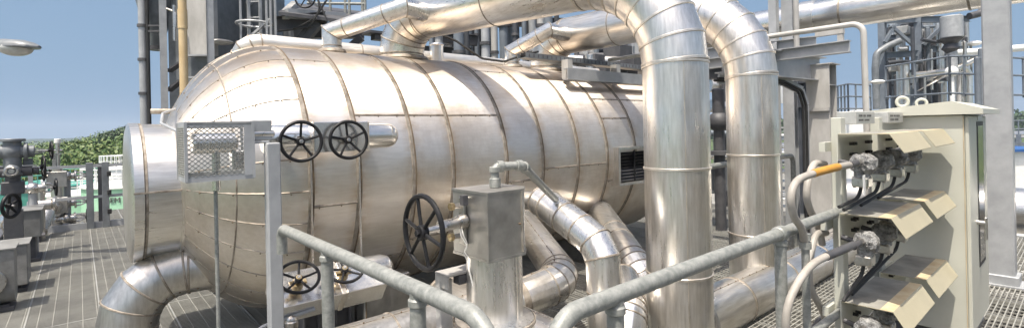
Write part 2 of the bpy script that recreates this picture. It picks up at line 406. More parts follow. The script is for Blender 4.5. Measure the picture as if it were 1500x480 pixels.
def vlong(m, u0, u1, a, mat=1, scr=True, wdt=.012):
    n = max(1, int((u1 - u0) / .06)); vs = []
    for k in range(n + 1):
        u = u0 + (u1 - u0) * k / n; r = hr(u); da = wdt / max(r, .2)
        vs += [vpt(u, a - da, r - .001), vpt(u, a, r + .006), vpt(u, a + da, r - .001)]
    m.add(vs, [(3 * k + j, 3 * k + 3 + j, 3 * k + 4 + j, 3 * k + 1 + j) for k in range(n) for j in (0, 1)], mat)
    if scr:
        u = u0 + .06
        while u < u1: m.ball(vpt(u, a - .012, hr(u) + .004), .0055, 2, 6, 4); u += .16
D = math.radians
for u0, u1, a in ((1.58, 3.03, 26), (1.23, 1.58, -9), (3.505, 4.52, -3), (3.03, 3.505, 60), (1.23, 1.58, 58), (3.03, 3.505, -8), (2.05, 3.03, -30), (4.03, 4.52, -34), (4.52, 5.05, 24), (4.52, 5.9, 38), (4.52, 5.9, -14), (1.58, 2.05, -38), (3.505, 4.03, -36)):
    vlong(m, u0, u1, D(a))
for k in range(30):
    vlong(m, .56, 1.215, D(-87 + 12 * k), 1, True, .007)
vband(m, .80, .012, .004, 1)
shell = m.build('shell', ['vessel', 'seam', 'seam_d'], ves)
m = MB(); m.lathe((0, V0, Z0 - .06), (1, 0, 0), [(.262, .47), (.268, .495), (.275, .515), (.33, .515), (.335, .505), (.60, .505)], 80)
m.lathe((0, V0, Z0 - .06), (1, 0, 0), [(.545, .505), (.548, .53), (.572, .53), (.578, .505)], 80, 0, False)
m.lathe((0, V0, Z0 - .06), (1, 0, 0), [(.335, .506), (.337, .512), (.35, .512), (.352, .506)], 80, 1, False)
for a in (178,):
    m.bar((.27, V0 - .508, Z0 - .03), (.56, V0 - .508, Z0 - .03), .018, .012, 1)
drum = m.build('end_drum', ['cladx', 'seam', 'seam_d'], ves)
for u, mt in ((1.85, 0), (4.7, 0)):
    m = MB(); m.box((u, V0, .17), (.35, 1.5, .6)); m.box((u, V0, -.02), (.5, 1.7, .04)); m.build('saddle', 'box', ves)
# louvre box on the far flank
m = MB(); x0, x1, z0, z1, yv = 4.66, 5.28, .93, 1.34, 3.55
for a in ((x0, z0, x1, z0), (x0, z1, x1, z1)): m.box(((x0 + x1) / 2, yv + .13, a[1]), (x1 - x0 + .03, .30, .03), 0)
for a in (x0, x1): m.box((a, yv + .13, (z0 + z1) / 2), (.03, .296, z1 - z0 - .032), 0)
lb = m.build('louvre_frame', 'dull', ves)
m = MB()
m.box(((x0 + x1) / 2, yv + .07, (z0 + z1) / 2), (x1 - x0 - .06, .02, z1 - z0 - .06), 0)
for k in range(9): m.box(((x0 + x1) / 2, yv + .03, z0 + .05 + k * .037), (x1 - x0 - .06, .05, .006), 1 if k < 4 else 0, (V((1, 0, 0)), V((0, .8, .6)), V((0, -.6, .8))))
m.bar(((x0 + x1) / 2, yv + .005, z0 + .03), ((x0 + x1) / 2, yv + .005, z1 - .03), .015, .015, 0)
m.build('louvre', ['glass', 'steel_d'], lb)

# ------------------------------------------------------------------ big overhead pipes that turn down in front of the vessel
def downcomer(label, nz, hz, lg, r, R1, R2, nl, zb, top, seam='seam_l', grp=None):
    base = V((lg[0], lg[1], zb)); t = thing('insulated_pipe', label, 'pipe', base)
    ax = [V((nz[0], nz[1], 2.1)), V((nz[0], nz[1], hz)), V((lg[0], lg[1], hz)), V((lg[0], lg[1], zb))]
    na = 4; q1 = fillet(ax[:3], R1, na); q2 = fillet(ax[1:], R2, nl); p = q1[:-1] + q2[1:]
    n1 = nl + 1
    noz = [p[0]] + p[1:2]; elb1 = p[1:2 + na]; run = p[1 + na:3 + na]; elb2 = p[2 + na:2 + na + n1]; leg = p[1 + na + n1:]
    m = MB(); m.sweep(split(noz, .4), r, 56, 0, True, 'all', 1, .022, .006); m.torus(V((nz[0], nz[1], top)), (0, 0, 1), r + .02, .03, 48, 8, 1); m.build('nozzle', CL, t)
    m = MB(); m.sweep(elb1, r, 56, 0, True, 'all', 1, .016, .005); m.build('elbow', ['clady', 'seam', 'seam_d'], t, sharp=8)
    m = MB(); m.sweep(split(run, .75), r, 56, 0, True, 'all', 1, .014, .004, long=9, lmat=1); m.build('horizontal_run', ['clady', 'seam', 'seam_d'], t)
    m = MB(); m.sweep(elb2, r, 56, 0, True, 'all', 1, .022, .007, long=20, lmat=1, screws=True); m.build('elbow', ['cladv', seam, 'seam_d'], t, sharp=8)
    m = MB(); m.sweep(split(leg, .72), r, 64, 0, True, 'all', 1, .022, .007, long=[40], lmat=1); m.build('riser', ['cladv', seam, 'seam_d'], t)
    return t, p
P1, p1path = downcomer('nearer of two thick silver pipes arching off the vessel top and plunging down mid photo', (2.57, 4.72), 2.75, (3.20, 1.93), .225, .36, .72, 7, -.9, 2.34)
P2, p2path = downcomer('thick silver insulated downcomer pipe just behind and right of the nearer arching downcomer', (4.72, 4.72), 2.76, (4.80, 2.10), .225, .36, .72, 7, -.9, 2.34)
# small branches that tee into the overhead runs
def branch(parent, noz, mit, end):
    nz, mt_, en = V(noz), V(mit), V(end)
    m = MB(); d = (mt_ - nz).normalized()
    pts = [V((nz.x, nz.y, 2.2)), V((nz.x, nz.y, 2.40)), nz, nz + d * .16, nz.lerp(mt_, .75), mt_, en]
    m.sweep(pts, .088, 36, 0, True, [1, 2, 3, 4, 5], 1, .012, .004)
    m.torus(V((nz.x, nz.y, 2.345)), (0, 0, 1), .1, .03, 36, 8, 1)
    m.build('branch_pipe', ['clady', 'seam', 'seam_d'], parent, sharp=10)
branch(P1, (1.80, 4.63, 2.53), (2.24, 4.04, 2.71), (2.66, 4.20, 2.72))
branch(P2, (4.02, 4.63, 2.54), (4.17, 4.13, 2.73), (4.72, 4.24, 2.73))

# long header along the back of the vessel crest
t = thing('header_pipe', 'long bright insulated header pipe lying along the back of the vessel crest', 'pipe', (1.0, 5.1, 2.2))
m = MB(); m.sweep(split(fillet([(1.14, 5.5, 2.0), (1.17, 5.12, 2.455), (6.2, 5.12, 2.43)], .15, 3), .9), .085, 32, 0, True, 'all', 1, .014, .005); m.build('header_run', ['rough', 'seam', 'seam_d'], t)
m = MB(); m.cyl((3.15, 4.95, 2.25), (3.15, 4.95, 2.60), .075, 24, 0, .01); m.torus((3.15, 4.95, 2.58), (0, 0, 1), .075, .01); m.build('vent_stub', 'cladv', t)
for u in (1.6, 3.0, 4.4): m = MB(); m.box((u, 5.12, 2.27), (.08, .1, .22)); m.build('pipe_support', 'steel', t)

# elbow under the end drum
t = thing('drain_pipe', 'wide silver segmented elbow pipe leaving the vessel under the end drum', 'pipe', (.24, 4.62, 0))
m = MB(); pth = fillet([(1.05, 4.45, .60), (.24, 4.55, .60), (.24, 4.55, -1.0)], .36, 4)
m.sweep([V((1.05, 4.45, .60)), V((.62, 4.50, .60))] + pth[1:], .185, 48, 0, True, [1, 2, 3, 4, 5, 6], 1, .016, .006, long=30, screws=True); m.build('elbow', ['dull', 'seam', 'seam_d'], t, sharp=10)

# ------------------------------------------------------------------ bottom pipework in front of the vessel
t = thing('bottom_header', 'low insulated pipe running away along the deck under the two downcomers', 'pipe', (3.2, 1.88, .05))
m = MB(); pts = split([(3.22, 1.98, .13), (7.6, 1.93, .13)], .8); m.sweep(pts, .19, 48, 0, True, 'all', 1, .02, .006, long=10, screws=True); m.build('pipe_run', ['cladx', 'seam', 'seam_d'], t)
m = MB(); m.torus((3.46, 1.98, .13), (1, 0, 0), .192, .022, 40, 8); m.build('flange_band', 'dull', t)

t = thing('bent_pipe', 'shiny insulated pipe sloping down to a vertical leg right of the square valve box', 'pipe', (2.53, 2.06, 0))
m = MB(); pts = [V((2.60, 2.70, 1.06)), V((2.585, 2.60, 1.03)), V((2.56, 2.42, .97)), V((2.545, 2.26, .91)), V((2.535, 2.13, .85)), V((2.525, 2.065, .76)), V((2.52, 2.05, .55)), V((2.52, 2.05, .50)), V((2.52, 2.05, -.4))]
m.sweep(pts, .112, 44, 0, True, [0, 1, 2, 3, 4, 5, 6, 7], 1, .014, .005, long=22, screws=False); m.build('sloping_run', ['cladv', 'seam', 'seam_d'], t, sharp=9)
m = MB(); m.cyl((2.597, 2.69, 1.055), (2.66, 3.75, .98), .07, 24); m.build('inlet_neck', 'dull', t)

t = thing('outlet_elbow', 'dull insulated elbow dropping from the vessel belly and turning left behind the valve box', 'pipe', (2.6, 2.6, 0))
m = MB(); pts = fillet([(3.25, 3.62, .68), (2.71, 2.58, .47), (2.34, 2.66, .40), (1.9, 2.80, .34)], [.2, .3], 4)
m.sweep(pts, .135, 40, 0, True, 'all', 1, .012, .004, long=8, screws=True); m.build('elbow', ['clady', 'seam', 'seam_d'], t, sharp=9)
t = thing('outlet_pipe', 'insulated pipe angling down from the vessel belly, half hidden behind the nearer downcomer', 'pipe', (3.8, 2.8, 0))
m = MB(); pts = fillet([(4.55, 3.75, .60), (3.78, 2.70, .32), (3.80, 2.3, -.3)], .3, 4)
m.sweep([pts[0], pts[0].lerp(pts[1], .5), pts[0].lerp(pts[1], .68)] + pts[1:], .15, 40, 0, True, 'all', 1, .014, .005); m.build('elbow', ['clady', 'seam', 'seam_d'], t, sharp=9)
t = thing('valve_inlet_pipe', 'dusty insulated pipe lying low and coming forward beside the round valve base', 'pipe', (2.1, 2.3, 0))
m = MB(); m.sweep(split([(2.12, 3.3, .30), (2.04, 1.2, .30)], .5), .17, 44, 0, True, 'all', 1, .014, .005, long=12); m.build('pipe_run', ['clady', 'seam', 'seam_d'], t)
t = thing('insulated_pipe', 'dusty low insulated pipe at the bottom edge behind the left handrail near the pipe stand', 'pipe', (1.3, 2.62, 0))
m = MB(); m.sweep(split([(.98, 2.62, .40), (1.66, 2.62, .40)], .34), .165, 40, 0, True, 'all', 1, .014, .005, long=9, screws=True); m.build('pipe_run', ['dull', 'seam', 'seam_d'], t)
m = MB(); m.box((1.3, 2.62, .11), (.2, .2, .26)); m.build('pipe_support', 'steel_d', t)
t = thing('short_bend', 'bright insulated bend low between the sloping pipe and the nearer downcomer', 'pipe', (2.9, 2.2, 0))
m = MB(); m.sweep(fillet([(2.62, 2.0, .10), (2.86, 2.12, .34), (3.3, 2.5, .36)], .22, 4), .13, 40, 0, True, 'all', 1, .012, .005); m.build('elbow', ['bright', 'seam', 'seam_d'], t, sharp=9)

# ------------------------------------------------------------------ the square-boxed valve with the big black handwheel
t = thing('boxed_gate_valve', 'tall valve in a square sheet metal box with the big black six spoke handwheel', 'valve', (1.70, 2.13, 0))
X0, X1, Y0, Y1 = 1.536, 1.845, 1.977, 2.285
poly = [(X0, Y0), (X1 - .07, Y0), (X1, Y0 + .07), (X1, Y1), (X0, Y1)]
m = MB(); m.prism([(a, b, .945) for a, b in poly], (0, 0, .325))
m.prism([(a + (.004 if a < 1.6 else -.004) * -1, b + (.004 if b > 2.1 else -.004), 1.27) for a, b in poly], (0, 0, .012), 0)
m.prism([(a - (.004 if a < 1.6 else -.004), b - (.004 if b < 2.1 else -.004), .931) for a, b in poly], (0, 0, .013), 0)
m.bar((X1 - .085, Y0 - .003, .95), (X1 - .085, Y0 - .003, 1.27), .012, .006, 1); m.bar((X0 - .001, Y0 - .001, .95), (X0 - .001, Y0 - .001, 1.27), .01, .01, 0)
m.ball((X1 - .1, Y0 - .004, 1.10), .007, 2, 8, 6)
box = m.build('square_cover', ['box', 'seam_l', 'seam_d'], t)
m = MB(); m.sweep([(1.69, 2.13, .58), (1.69, 2.13, .76), (1.69, 2.13, .931)], .152, 56, 0, True, None, long=40, lmat=1); m.build('round_neck', ['cladv', 'seam_l', 'seam_d'], t)
m = MB(); m.lathe((1.66, 2.10, 0), (0, 0, 1), [(-.6, .215), (.585, .215), (.60, .21), (.605, .15)], 64); m.lathe((1.66, 2.10, 0), (0, 0, 1), [(.575, .216), (.58, .221), (.597, .221), (.60, .214)], 64, 1, False); m.build('round_base', ['cladv', 'seam', 'seam_d'], t)
WC = V((1.28, 2.171, 1.097)); SX = V((1, 0, .02))
m = MB(); m.cyl(WC + V((-.01, 0, 0)), V((1.54, 2.171, 1.12)), .017, 16); m.cyl((1.375, 2.171, 1.108), (1.50, 2.171, 1.117), .03, 18, 0, .004); m.cyl((1.375, 2.171, 1.108), (1.40, 2.171, 1.110), .038, 6, 0, .003)
m.cyl((1.49, 2.171, 1.116), (1.535, 2.171, 1.12), .04, 18, 0, .004)
m.build('stem', 'chrome', t)
wheel(t, WC, (-1, 0, 0), .193, .0135, 6, .25, -.006, 'black')
m = MB()
for z, y_ in ((1.20, 2.19), (1.04, 2.20)): m.cyl((1.47, y_, z), (1.535, y_, z), .014, 6, 0); m.cyl((1.452, y_, z), (1.474, y_, z), .021, 6, 1)
m.box((1.525, 2.18, 1.12), (.02, .05, .25), 0, None, .004); m.box((1.50, 2.13, 1.235), (.03, .03, .05), 2); m.build('yoke_plate', ['chrome', 'brass', 'steel_d'], t)
m = MB(); wpts = [V((1.50, 2.16, 1.10)), V((1.49, 2.13, 1.06)), V((1.51, 2.12, 1.01)), V((1.50, 2.14, .97)), V((1.52, 2.12, .93)), V((1.51, 2.11, .88)), V((1.525, 2.10, .80))]
m.sweep(fillet(wpts, .02, 3), .002, 6); m.sweep(fillet([p + V((-.006, .012 * math.sin(i * 2), -.01)) for i, p in enumerate(wpts)], .02, 3), .0018, 6); m.build('sealing_wire', 'white', t)
m = MB(); q = fillet([(1.70, 2.12, 1.275), (1.70, 2.12, 1.395), (1.872, 2.086, 1.392), (2.50, 2.45, 1.10)], [.028, .05], 6)
m.sweep(q, .0235, 20)
m.cyl((1.70, 2.12, 1.282), (1.70, 2.12, 1.335), .031, 20, 0, .004); m.cyl((1.70, 2.12, 1.365), (1.70, 2.12, 1.395), .031, 20, 0, .003)
m.cyl((1.716, 2.117, 1.395), (1.75, 2.11, 1.395), .031, 20, 0, .003); m.cyl((1.83, 2.094, 1.393), (1.868, 2.087, 1.392), .031, 20, 0, .003); m.cyl((1.885, 2.094, 1.386), (1.92, 2.114, 1.370), .031, 20, 0, .003)
m.build('drain_tube', 'galv', t)
# support stand beside it
t = thing('pipe_stand', 'short grey steel stand with a flat angled top just under the big handwheel', 'stand', (1.50, 2.28, 0))
m = MB(); m.box((1.475, 2.30, .37), (.075, .05, .86), 0, None, .003); m.build('upright', 'steel_w', t)
m = MB(); m.box((1.55, 2.27, .835), (.22, .12, .012), 0, None, .002); m.box((1.446, 2.27, .80), (.012, .12, .07), 0, None, .002); m.build('top_plate', 'steel_w', t)
m = MB(); m.box((1.57, 2.24, .80), (.11, .06, .05), 0, None, .004); m.build('clamp_block', 'steel_d', t)

# ------------------------------------------------------------------ grey post, mesh cage, gauge bridles
t = thing('steel_post', 'upright square grey steel post in front of the vessel dome', 'post', (.815, 3.0, 0))
m = MB(); m.box((.815, 3.0, .765), (.072, .072, 1.57), 0, None, .006); m.build('square_tube', 'steel', t)
m = MB(); m.box((.815, 3.0, -.012), (.16, .16, .012)); m.build('base_plate', 'steel', t)

t = thing('mesh_cage', 'grey framed expanded metal cage guarding a shiny cylinder left of the post', 'cage', (.56, 3.1, 1.38))
cx0, cx1, cy0, cy1, cz0, cz1 = .405, .715, 2.98, 3.24, 1.365, 1.665
m = MB()
for (a, b) in (((cx0, cy0), (cx1, cy0)), ((cx1, cy0), (cx1, cy1)), ((cx1, cy1), (cx0, cy1)), ((cx0, cy1), (cx0, cy0))):
    for z in (cz0 + .012, cz1 - .012): m.bar((*a, z), (*b, z), .004, .032)
    m.bar((*a, cz0), (*a, cz1), .014, .014)
m.box((cx1 - .02, cy0 - .003, (cz0 + cz1) / 2), (.05, .004, cz1 - cz0 - .03))
m.build('cage_frame', 'steel', t)
def expanded(m, o, ux, L, Hh, nx, nz, nrm):
    o, ux, nrm = V(o), V(ux), V(nrm); dx, dz = L / nx, Hh / nz
    for i in range(nx):
        for j in range(nz):
            c = o + ux * (dx * (i + .5)) + UP * (dz * (j + .5))
            for a, b in (((-.5, 0), (0, .5)), ((0, .5), (.5, 0)), ((.5, 0), (0, -.5)), ((0, -.5), (-.5, 0))):
                m.bar(c + ux * dx * a[0] + UP * dz * a[1], c + ux * dx * b[0] + UP * dz * b[1], .0035, .006, 0, nrm)
m = MB(); expanded(m, (cx0, cy0, cz0 + .02), (1, 0, 0), cx1 - cx0 - .04, cz1 - cz0 - .04, 10, 11, (0, 1, 0)); expanded(m, (cx0, cy0, cz0 + .02), (0, 1, 0), cy1 - cy0, cz1 - cz0 - .04, 8, 11, (1, 0, 0))
expanded(m, (cx0, cy0, cz1 - .01), (1, 0, 0), cx1 - cx0, .005, 1, 1, (0, 1, 0)); m.build('expanded_mesh', 'galv', t)
m = MB(); m.box((.765, cy0 + .04, 1.62), (.10, .05, .11), 0, None, .003); m.cyl((.70, cy0 + .02, 1.555), (.80, cy0 + .02, 1.555), .008, 10, 0); m.cyl((.72, cy0 + .03, 1.60), (.83, cy0 + .03, 1.60), .02, 14, 1, .004); m.build('mounting_bracket', ['steel', 'chrome'], t)
g2 = thing('guarded_level_pot', 'shiny cylindrical instrument pot held inside the mesh cage', 'instrument', (.57, 3.1, 1.4))
m = MB(); m.cyl((.45, 3.11, 1.555), (.66, 3.11, 1.555), .055, 32, 0, .01); m.cyl((.56, 3.11, 1.30), (.56, 3.11, 1.51), .02, 16); m.box((.66, 3.11, 1.46), (.06, .08, .10), 0, None, .005); m.build('pot_body', 'bright', g2)
m = MB(); m.cyl((.555, 3.11, -.02), (.555, 3.11, 1.36), .010, 10); m.build('stand_pipe', 'galv', g2)
t = thing('impulse_tube', 'thin grey tube hoop bending down in front of the dome beside the post', 'tube', (.75, 3.2, 0))
m = MB(); m.sweep(fillet([(.74, 3.22, -.02), (.74, 3.22, .46), (1.1, 3.2, .50)], .09, 6), .011, 10); m.build('tube_run', 'steel', t)

# upper gauge bridle with two handwheels
t = thing('gauge_bridle', 'upper insulated gauge pipe across the vessel carrying two black handwheels beside the mesh cage', 'gauge pipe', (1.3, 3.36, 1.47))
bz, by = 1.568, 3.36; BR = .088
m = MB(); m.lathe((0, by, bz), (1, 0, 0), [(.862, BR * .98), (.866, BR), (1.25, BR), (1.25, BR), (1.69, BR), (1.72, BR * .93), (1.745, BR * .78), (1.765, BR * .5), (1.77, .002)], 40); m.lathe((0, by, bz), (1, 0, 0), [(.866, BR), (.868, BR + .004), (.876, BR + .004), (.878, BR)], 40, 1, False)
m.build('round_jacket', ['bright', 'seam_l', 'seam_d'], t)
m = MB(); m.box((1.315, by - .02, bz + .002), (.37, .20, .196), 0, None, .004); m.bar((1.13, by - .121, bz - .1), (1.13, by - .121, bz + .1), .012, .004, 1); m.bar((1.50, by - .121, bz - .1), (1.50, by - .121, bz + .1), .012, .004, 1); m.build('square_jacket', ['bright', 'seam_l'], t)
for (wx, rt_) in ((1.030, .35), (1.330, .2)):
    c = V((wx, 3.17, 1.549)); n = V((-.10, -1, .05))
    m = MB(); m.cyl(c + V((.01, .02, 0)), (wx + .04, by, bz), .016, 14); m.cyl((wx + .02, 3.24, 1.55), (wx + .03, 3.29, 1.555), .035, 6); m.box((wx + .025, 3.225, 1.552), (.10, .012, .03), 0); m.build('valve_yoke', 'chrome', t)
    wheel(t, c, n, .130, .011, 5, rt_, .02)
m = MB(); m.cyl((.80, 3.36, 1.568), (.87, 3.36, 1.568), .018, 12); m.build('end_plug', 'chrome', t)
for u in (1.0, 1.6): m = MB(); m.cyl((u, by, bz), (u, 3.8, bz), .04, 16); m.build('connecting_stub', 'chrome', t)
m = MB()
for uu in (1.23, 1.585): m.bar((uu, 3.60, .5), (uu, 3.60, 1.45), .02, .012)
m.build('strap', 'bright', t)
# lower bridle
t = thing('gauge_bridle', 'lower gauge pipe in a tilted sheet metal box with two black handwheels behind the handrail', 'gauge pipe', (1.3, 3.32, .5))
bz, by = .60, 3.33
ax = (V((1, 0, 0)), V((0, .80, .60)), V((0, -.60, .80)))
m = MB(); m.box((1.08, by - .02, bz - .02), (.40, .26, .16), 0, ax, .004); m.box((1.44, by - .02, bz - .02), (.28, .26, .16), 0, ax, .004); m.box((1.28, by - .02, bz - .02), (.03, .275, .17), 1, ax, .004); m.build('square_jacket', ['bright', 'seam_l'], t)
m = MB(); m.lathe((1.5, by + .03, bz + .02), (1, 0, 0), [(0, .10), (.12, .10), (.17, .085), (.20, .05), (.205, .002)], 32); m.build('round_jacket', 'cladx', t)
for (wx, rt_) in ((1.015, .5), (1.30, .1)):
    n = V((-.06, -.62, .78)).normalized(); c = V((wx, by - .02, bz - .02)) + ax[2] * .19 + V((-.02, -.04, 0))
    m = MB(); m.cyl(c - n * .12, c, .016, 12); m.cyl(c - n * .10, c - n * .05, .034, 14); m.box(c - n * .055, (.10, .03, .012), 0, ax); m.build('valve_yoke', 'brass', t)
    wheel(t, c, n, .125, .010, 5, rt_, .02)
for k in range(5):
    pass
for u in (1.0, 1.55): m = MB(); m.cyl((u, by, bz), (u, 3.75, bz + .05), .04, 16); m.build('connecting_stub', 'chrome', t)
t = thing('drain_valve', 'small capped steel drain fitting standing upright beside the post foot', 'fitting', (.93, 3.05, .1))
m = MB(); m.cyl((.93, 3.1, -.02), (.93, 3.1, .46), .026, 16); m.cyl((.93, 3.1, .40), (.93, 3.1, .50), .036, 12, 0, .006); m.cyl((.93, 3.1, .30), (.93, 3.1, .33), .036, 6); m.ball((.93, 3.1, .50), .03); m.build('fitting_body', 'chrome', t)
# dark steel beneath the vessel
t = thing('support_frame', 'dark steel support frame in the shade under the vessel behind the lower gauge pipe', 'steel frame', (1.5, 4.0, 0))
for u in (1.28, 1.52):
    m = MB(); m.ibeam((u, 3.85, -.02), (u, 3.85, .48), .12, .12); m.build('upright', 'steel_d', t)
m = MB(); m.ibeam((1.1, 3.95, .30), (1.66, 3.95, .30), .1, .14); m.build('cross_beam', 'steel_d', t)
t = thing('leg_cover', 'flat sheet metal cladding around a vessel support leg behind the handrail', 'cladding', (1.9, 3.6, 0))
m = MB(); m.box((1.85, 3.78, .20), (.40, .16, .48), 0, None, .01); m.build('cover_sheet', 'box', t)
m = MB(); m.bar((1.66, 3.70, -.03), (1.66, 3.70, .44), .02, .006); m.build('edge_strip', 'seam_d', t)

# ------------------------------------------------------------------ handrails
def post(m, x, y): m.sweep([(x, y, -.02), (x, y, 1.09)], .0255, 18)
t = thing('handrail', 'galvanised handrail on the left running away toward the grey post and ending in a bend', 'handrail', (.80, 1.9, 0))
m = MB(); m.sweep(fillet([(.80, 2.80, .97), (.80, 2.80, 1.1), (.80, 1.02, 1.1), (.80, 1.02, -.02)], [.05, .11], 8), .0265, 22); m.build('top_rail', 'galv', t)
for y in (2.164, 1.40):
    m = MB(); post(m, .80, y); m.cyl((.80, y, 1.045), (.80, y, 1.075), .031, 18, 0, .006); m.build('rail_post', 'galv', t)
m = MB(); m.sweep([(.80, 2.8, .55), (.80, 1.02, .55)], .021, 16); m.build('mid_rail', 'galv', t)
t = thing('handrail', 'galvanised handrail on the right running from the centre foreground to the instrument hoods', 'handrail', (2.2, .93, 0))
m = MB(); m.sweep(fillet([(.92, .93, -.02), (.92, .93, 1.1), (3.95, .93, 1.1)], .11, 8), .0265, 22)
m.cyl((2.355, .93, 1.1), (2.415, .93, 1.1), .034, 22, 0, .006); m.build('top_rail', 'galv', t)
for x in (1.19, 2.386, 3.9):
    m = MB(); post(m, x, .93); m.cyl((x, .93, 1.045), (x, .93, 1.075), .031, 18, 0, .006); m.build('rail_post', 'galv', t)
m = MB(); m.sweep([(.92, .93, .55), (3.95, .93, .55)], .021, 16); m.build('mid_rail', 'galv', t)

# ------------------------------------------------------------------ instrument hoods, transmitters, cabinet
PV = .90
def hood(u, z, label, L=.64):
    t = thing('sheet_metal_hood', label, 'hood', (u, PV, z), 'cream rain hoods over the transmitters')
    vi, vo, vl, zl = PV, PV - .225, PV - .285, z - .095; th = .004
    m = MB()
    m.add([(u, vi, z), (u + L, vi, z), (u + L, vo + .055, z), (u, vo + .055, z), (u + L, vo, z), (u, vo, z)], [(0, 3, 2, 1)], 0)
    m.add([(u, vo + .055, z), (u + L, vo + .055, z), (u + L, vo, z), (u, vo, z)], [(0, 3, 2, 1)], 1)
    m.add([(u, vo, z), (u + L, vo, z), (u + L, vl, zl), (u, vl, zl)], [(0, 3, 2, 1)], 2)
    m.add([(u, vi, z - th), (u + L, vi, z - th), (u + L, vo, z - th), (u, vo, z - th), (u + L, vl, zl - th), (u, vl, zl - th)], [(0, 1, 2, 3), (3, 2, 4, 5)], 2)
    for uu in (u, u + L):
        m.add([(uu, vi, z), (uu, vi, z - th), (uu, vo, z), (uu, vo, z - th), (uu, vl, zl), (uu, vl, zl - th)], [(0, 1, 3, 2), (2, 3, 5, 4)], 2)
    m.add([(u, vl, zl), (u + L, vl, zl), (u + L, vl, zl - th), (u, vl, zl - th)], [(0, 1, 2, 3)], 2)
    m.build('bent_sheet', ['creamd', 'creamt', 'creaml'], t, sharp=10)
    m = MB(); m.box((u + L / 2, vi + .006, z - .10), (L, .006, .20), 0); m.build('back_plate', 'cream', t)
    for du in (.2, .245, .5, .545):
        for dz in (.06, .12): m = MB(); m.cyl((u + du * L / .64, vi + .003, z - dz), (u + du * L / .64, vi - .022, z - dz), .010, 6); m.build('bolt', 'rubber', t)
    return t
rows = (('top', 1.545), ('middle', 1.118), ('bottom', .640))
hood(3.10, 1.532, 'cream rain hood at the near end of the top row, directly under a nameplate')
hood(3.86, 1.532, 'cream rain hood at the far end of the top row, touching the cabinet front')
hood(3.10, 1.105, 'dusty cream rain hood at the near end of the middle row')
hood(3.86, 1.105, 'dusty cream rain hood at the far end of the middle row beside the cabinet')
hood(3.10, .632, 'dirty cream rain hood at the near end of the lowest row')
hood(3.86, .632, 'dirty cream rain hood at the far end of the lowest row beside the cabinet')
t = thing('instrument_stand', 'cream upright frame that carries the rain hoods and two nameplates', 'stand', (3.5, .95, 0))
for u in (3.22, 3.98):
    m = MB(); m.box((u, PV + .035, .82), (.08, .05, 1.60), 0, None, .003); m.build('upright', 'cream', t)
for z in (.56, 1.03, 1.46):
    m = MB(); m.box((3.76, PV + .075, z), (1.35, .03, .05)); m.build('cross_bar', 'cream', t)
for u, ws_ in ((3.42, .38), (4.12, .40)):
    m = MB(); m.box((u + ws_ / 2, PV + .05, 1.618), (ws_, .10, .075), 0, None, .003); npl = m.build('nameplate', 'plate', t)
    m = MB()
    for j, ws in enumerate(((.07, .05, .09), (.09, .10))):
        x_ = u + .05
        for w_ in ws: m.box((x_ + w_ / 2, PV - .0005, 1.630 - j * .026), (w_, .002, .012)); x_ += w_ + .02
    m.build('lettering', 'ink', npl)
def transmitter(u, z, label, cable_end, knob=True, v_=.795, tagp=False, gland=False):
    t = thing('pressure_transmitter', label, 'transmitter', (u, v_, z), 'plastic wrapped transmitters under the hoods')
    c = V((u, v_, z)); m = MB()
    m.lathe(c + V((-.055, 0, .015)), (1, 0, 0), [(0, .03), (.006, .045), (.05, .05), (.1, .046), (.108, .03)], 18); m.ball(c + V((0, -.02, .01)), .056, 0, 14, 8, (1, .85, 1)); m.cyl(c + V((0, 0, -.065)), c + V((0, 0, 0)), .036, 14); rr = random.Random(int(u * 1000 + z * 77))
    m.v = [tuple(V(p) + V((rr.uniform(-.006, .006), rr.uniform(-.006, .006), rr.uniform(-.006, .006)))) for p in m.v]
    m.build('wrapped_housing', 'wrap', t, sharp=18)
    m = MB(); m.box(c + V((0, 0, -.085)), (.085, .075, .05), 0, None, .006); m.cyl(c + V((-.05, .02, -.085)), c + V((.05, .02, -.085)), .016, 8)
    for sx in (-.03, .03):
        for sy in (-.028, .028): m.cyl(c + V((sx, sy, -.115)), c + V((sx, sy, -.055)), .008, 6)
    m.build('manifold_block', 'chrome', t)
    m = MB(); m.cyl(c + V((0, .02, .0)), c + V((0, PV - v_, .02)), .014, 10); m.build('mounting_arm', 'steel_d', t)
    m = MB(); m.sweep(fillet([c + V((.02, .01, -.11)), c + V((.015, .02, -.17)), V(cable_end)], .05, 6), .009, 10); m.build('cable', 'rubber', t)
    if tagp:
        m = MB(); m.box(c + V((-.085, -.03, -.09)), (.035, .002, .10)); m.build('tag_plate', 'white', t)
    if gland:
        m = MB(); m.cyl(c + V((-.055, 0, .02)), c + V((-.10, .0, .02)), .02, 6, 0); m.cyl(c + V((-.10, 0, .02)), c + V((-.19, .0, .015)), .017, 14, 1); m.build('cable_gland', ['chrome', 'steel_d'], t)
    return t
ends = []
spec = [(3.10, 1.365, 'plastic wrapped transmitter nearest the camera in the top row, with a hanging tag', (2.95, .86, 1.16), True, True),
        (3.44, 1.365, 'wrapped transmitter in the top row, just past the one with the hanging tag', (3.06, .87, 1.13), False, False),
        (3.79, 1.365, 'wrapped transmitter in the top row, between its third cable and the farthest one', (3.36, .87, 1.12), False, False),
        (4.15, 1.365, 'wrapped transmitter farthest along the top row, nearest the cabinet face', (3.75, .88, 1.12), False, False),
        (3.12, .955, 'wrapped transmitter nearest the camera in the middle row under the dusty hood', (3.02, .87, .66), True, False),
        (3.48, .955, 'wrapped transmitter in the centre of the middle row', (3.10, .88, .66), False, False),
        (3.84, .965, 'wrapped transmitter at the far end of the middle row', (3.20, .88, .65), False, False),
        (3.13, .50, 'wrapped transmitter nearest the camera in the lowest row at the photo edge', (3.02, .87, .2), True, False),
        (3.50, .50, 'wrapped transmitter farther along the lowest row at the photo edge', (3.15, .87, .2), False, False)]
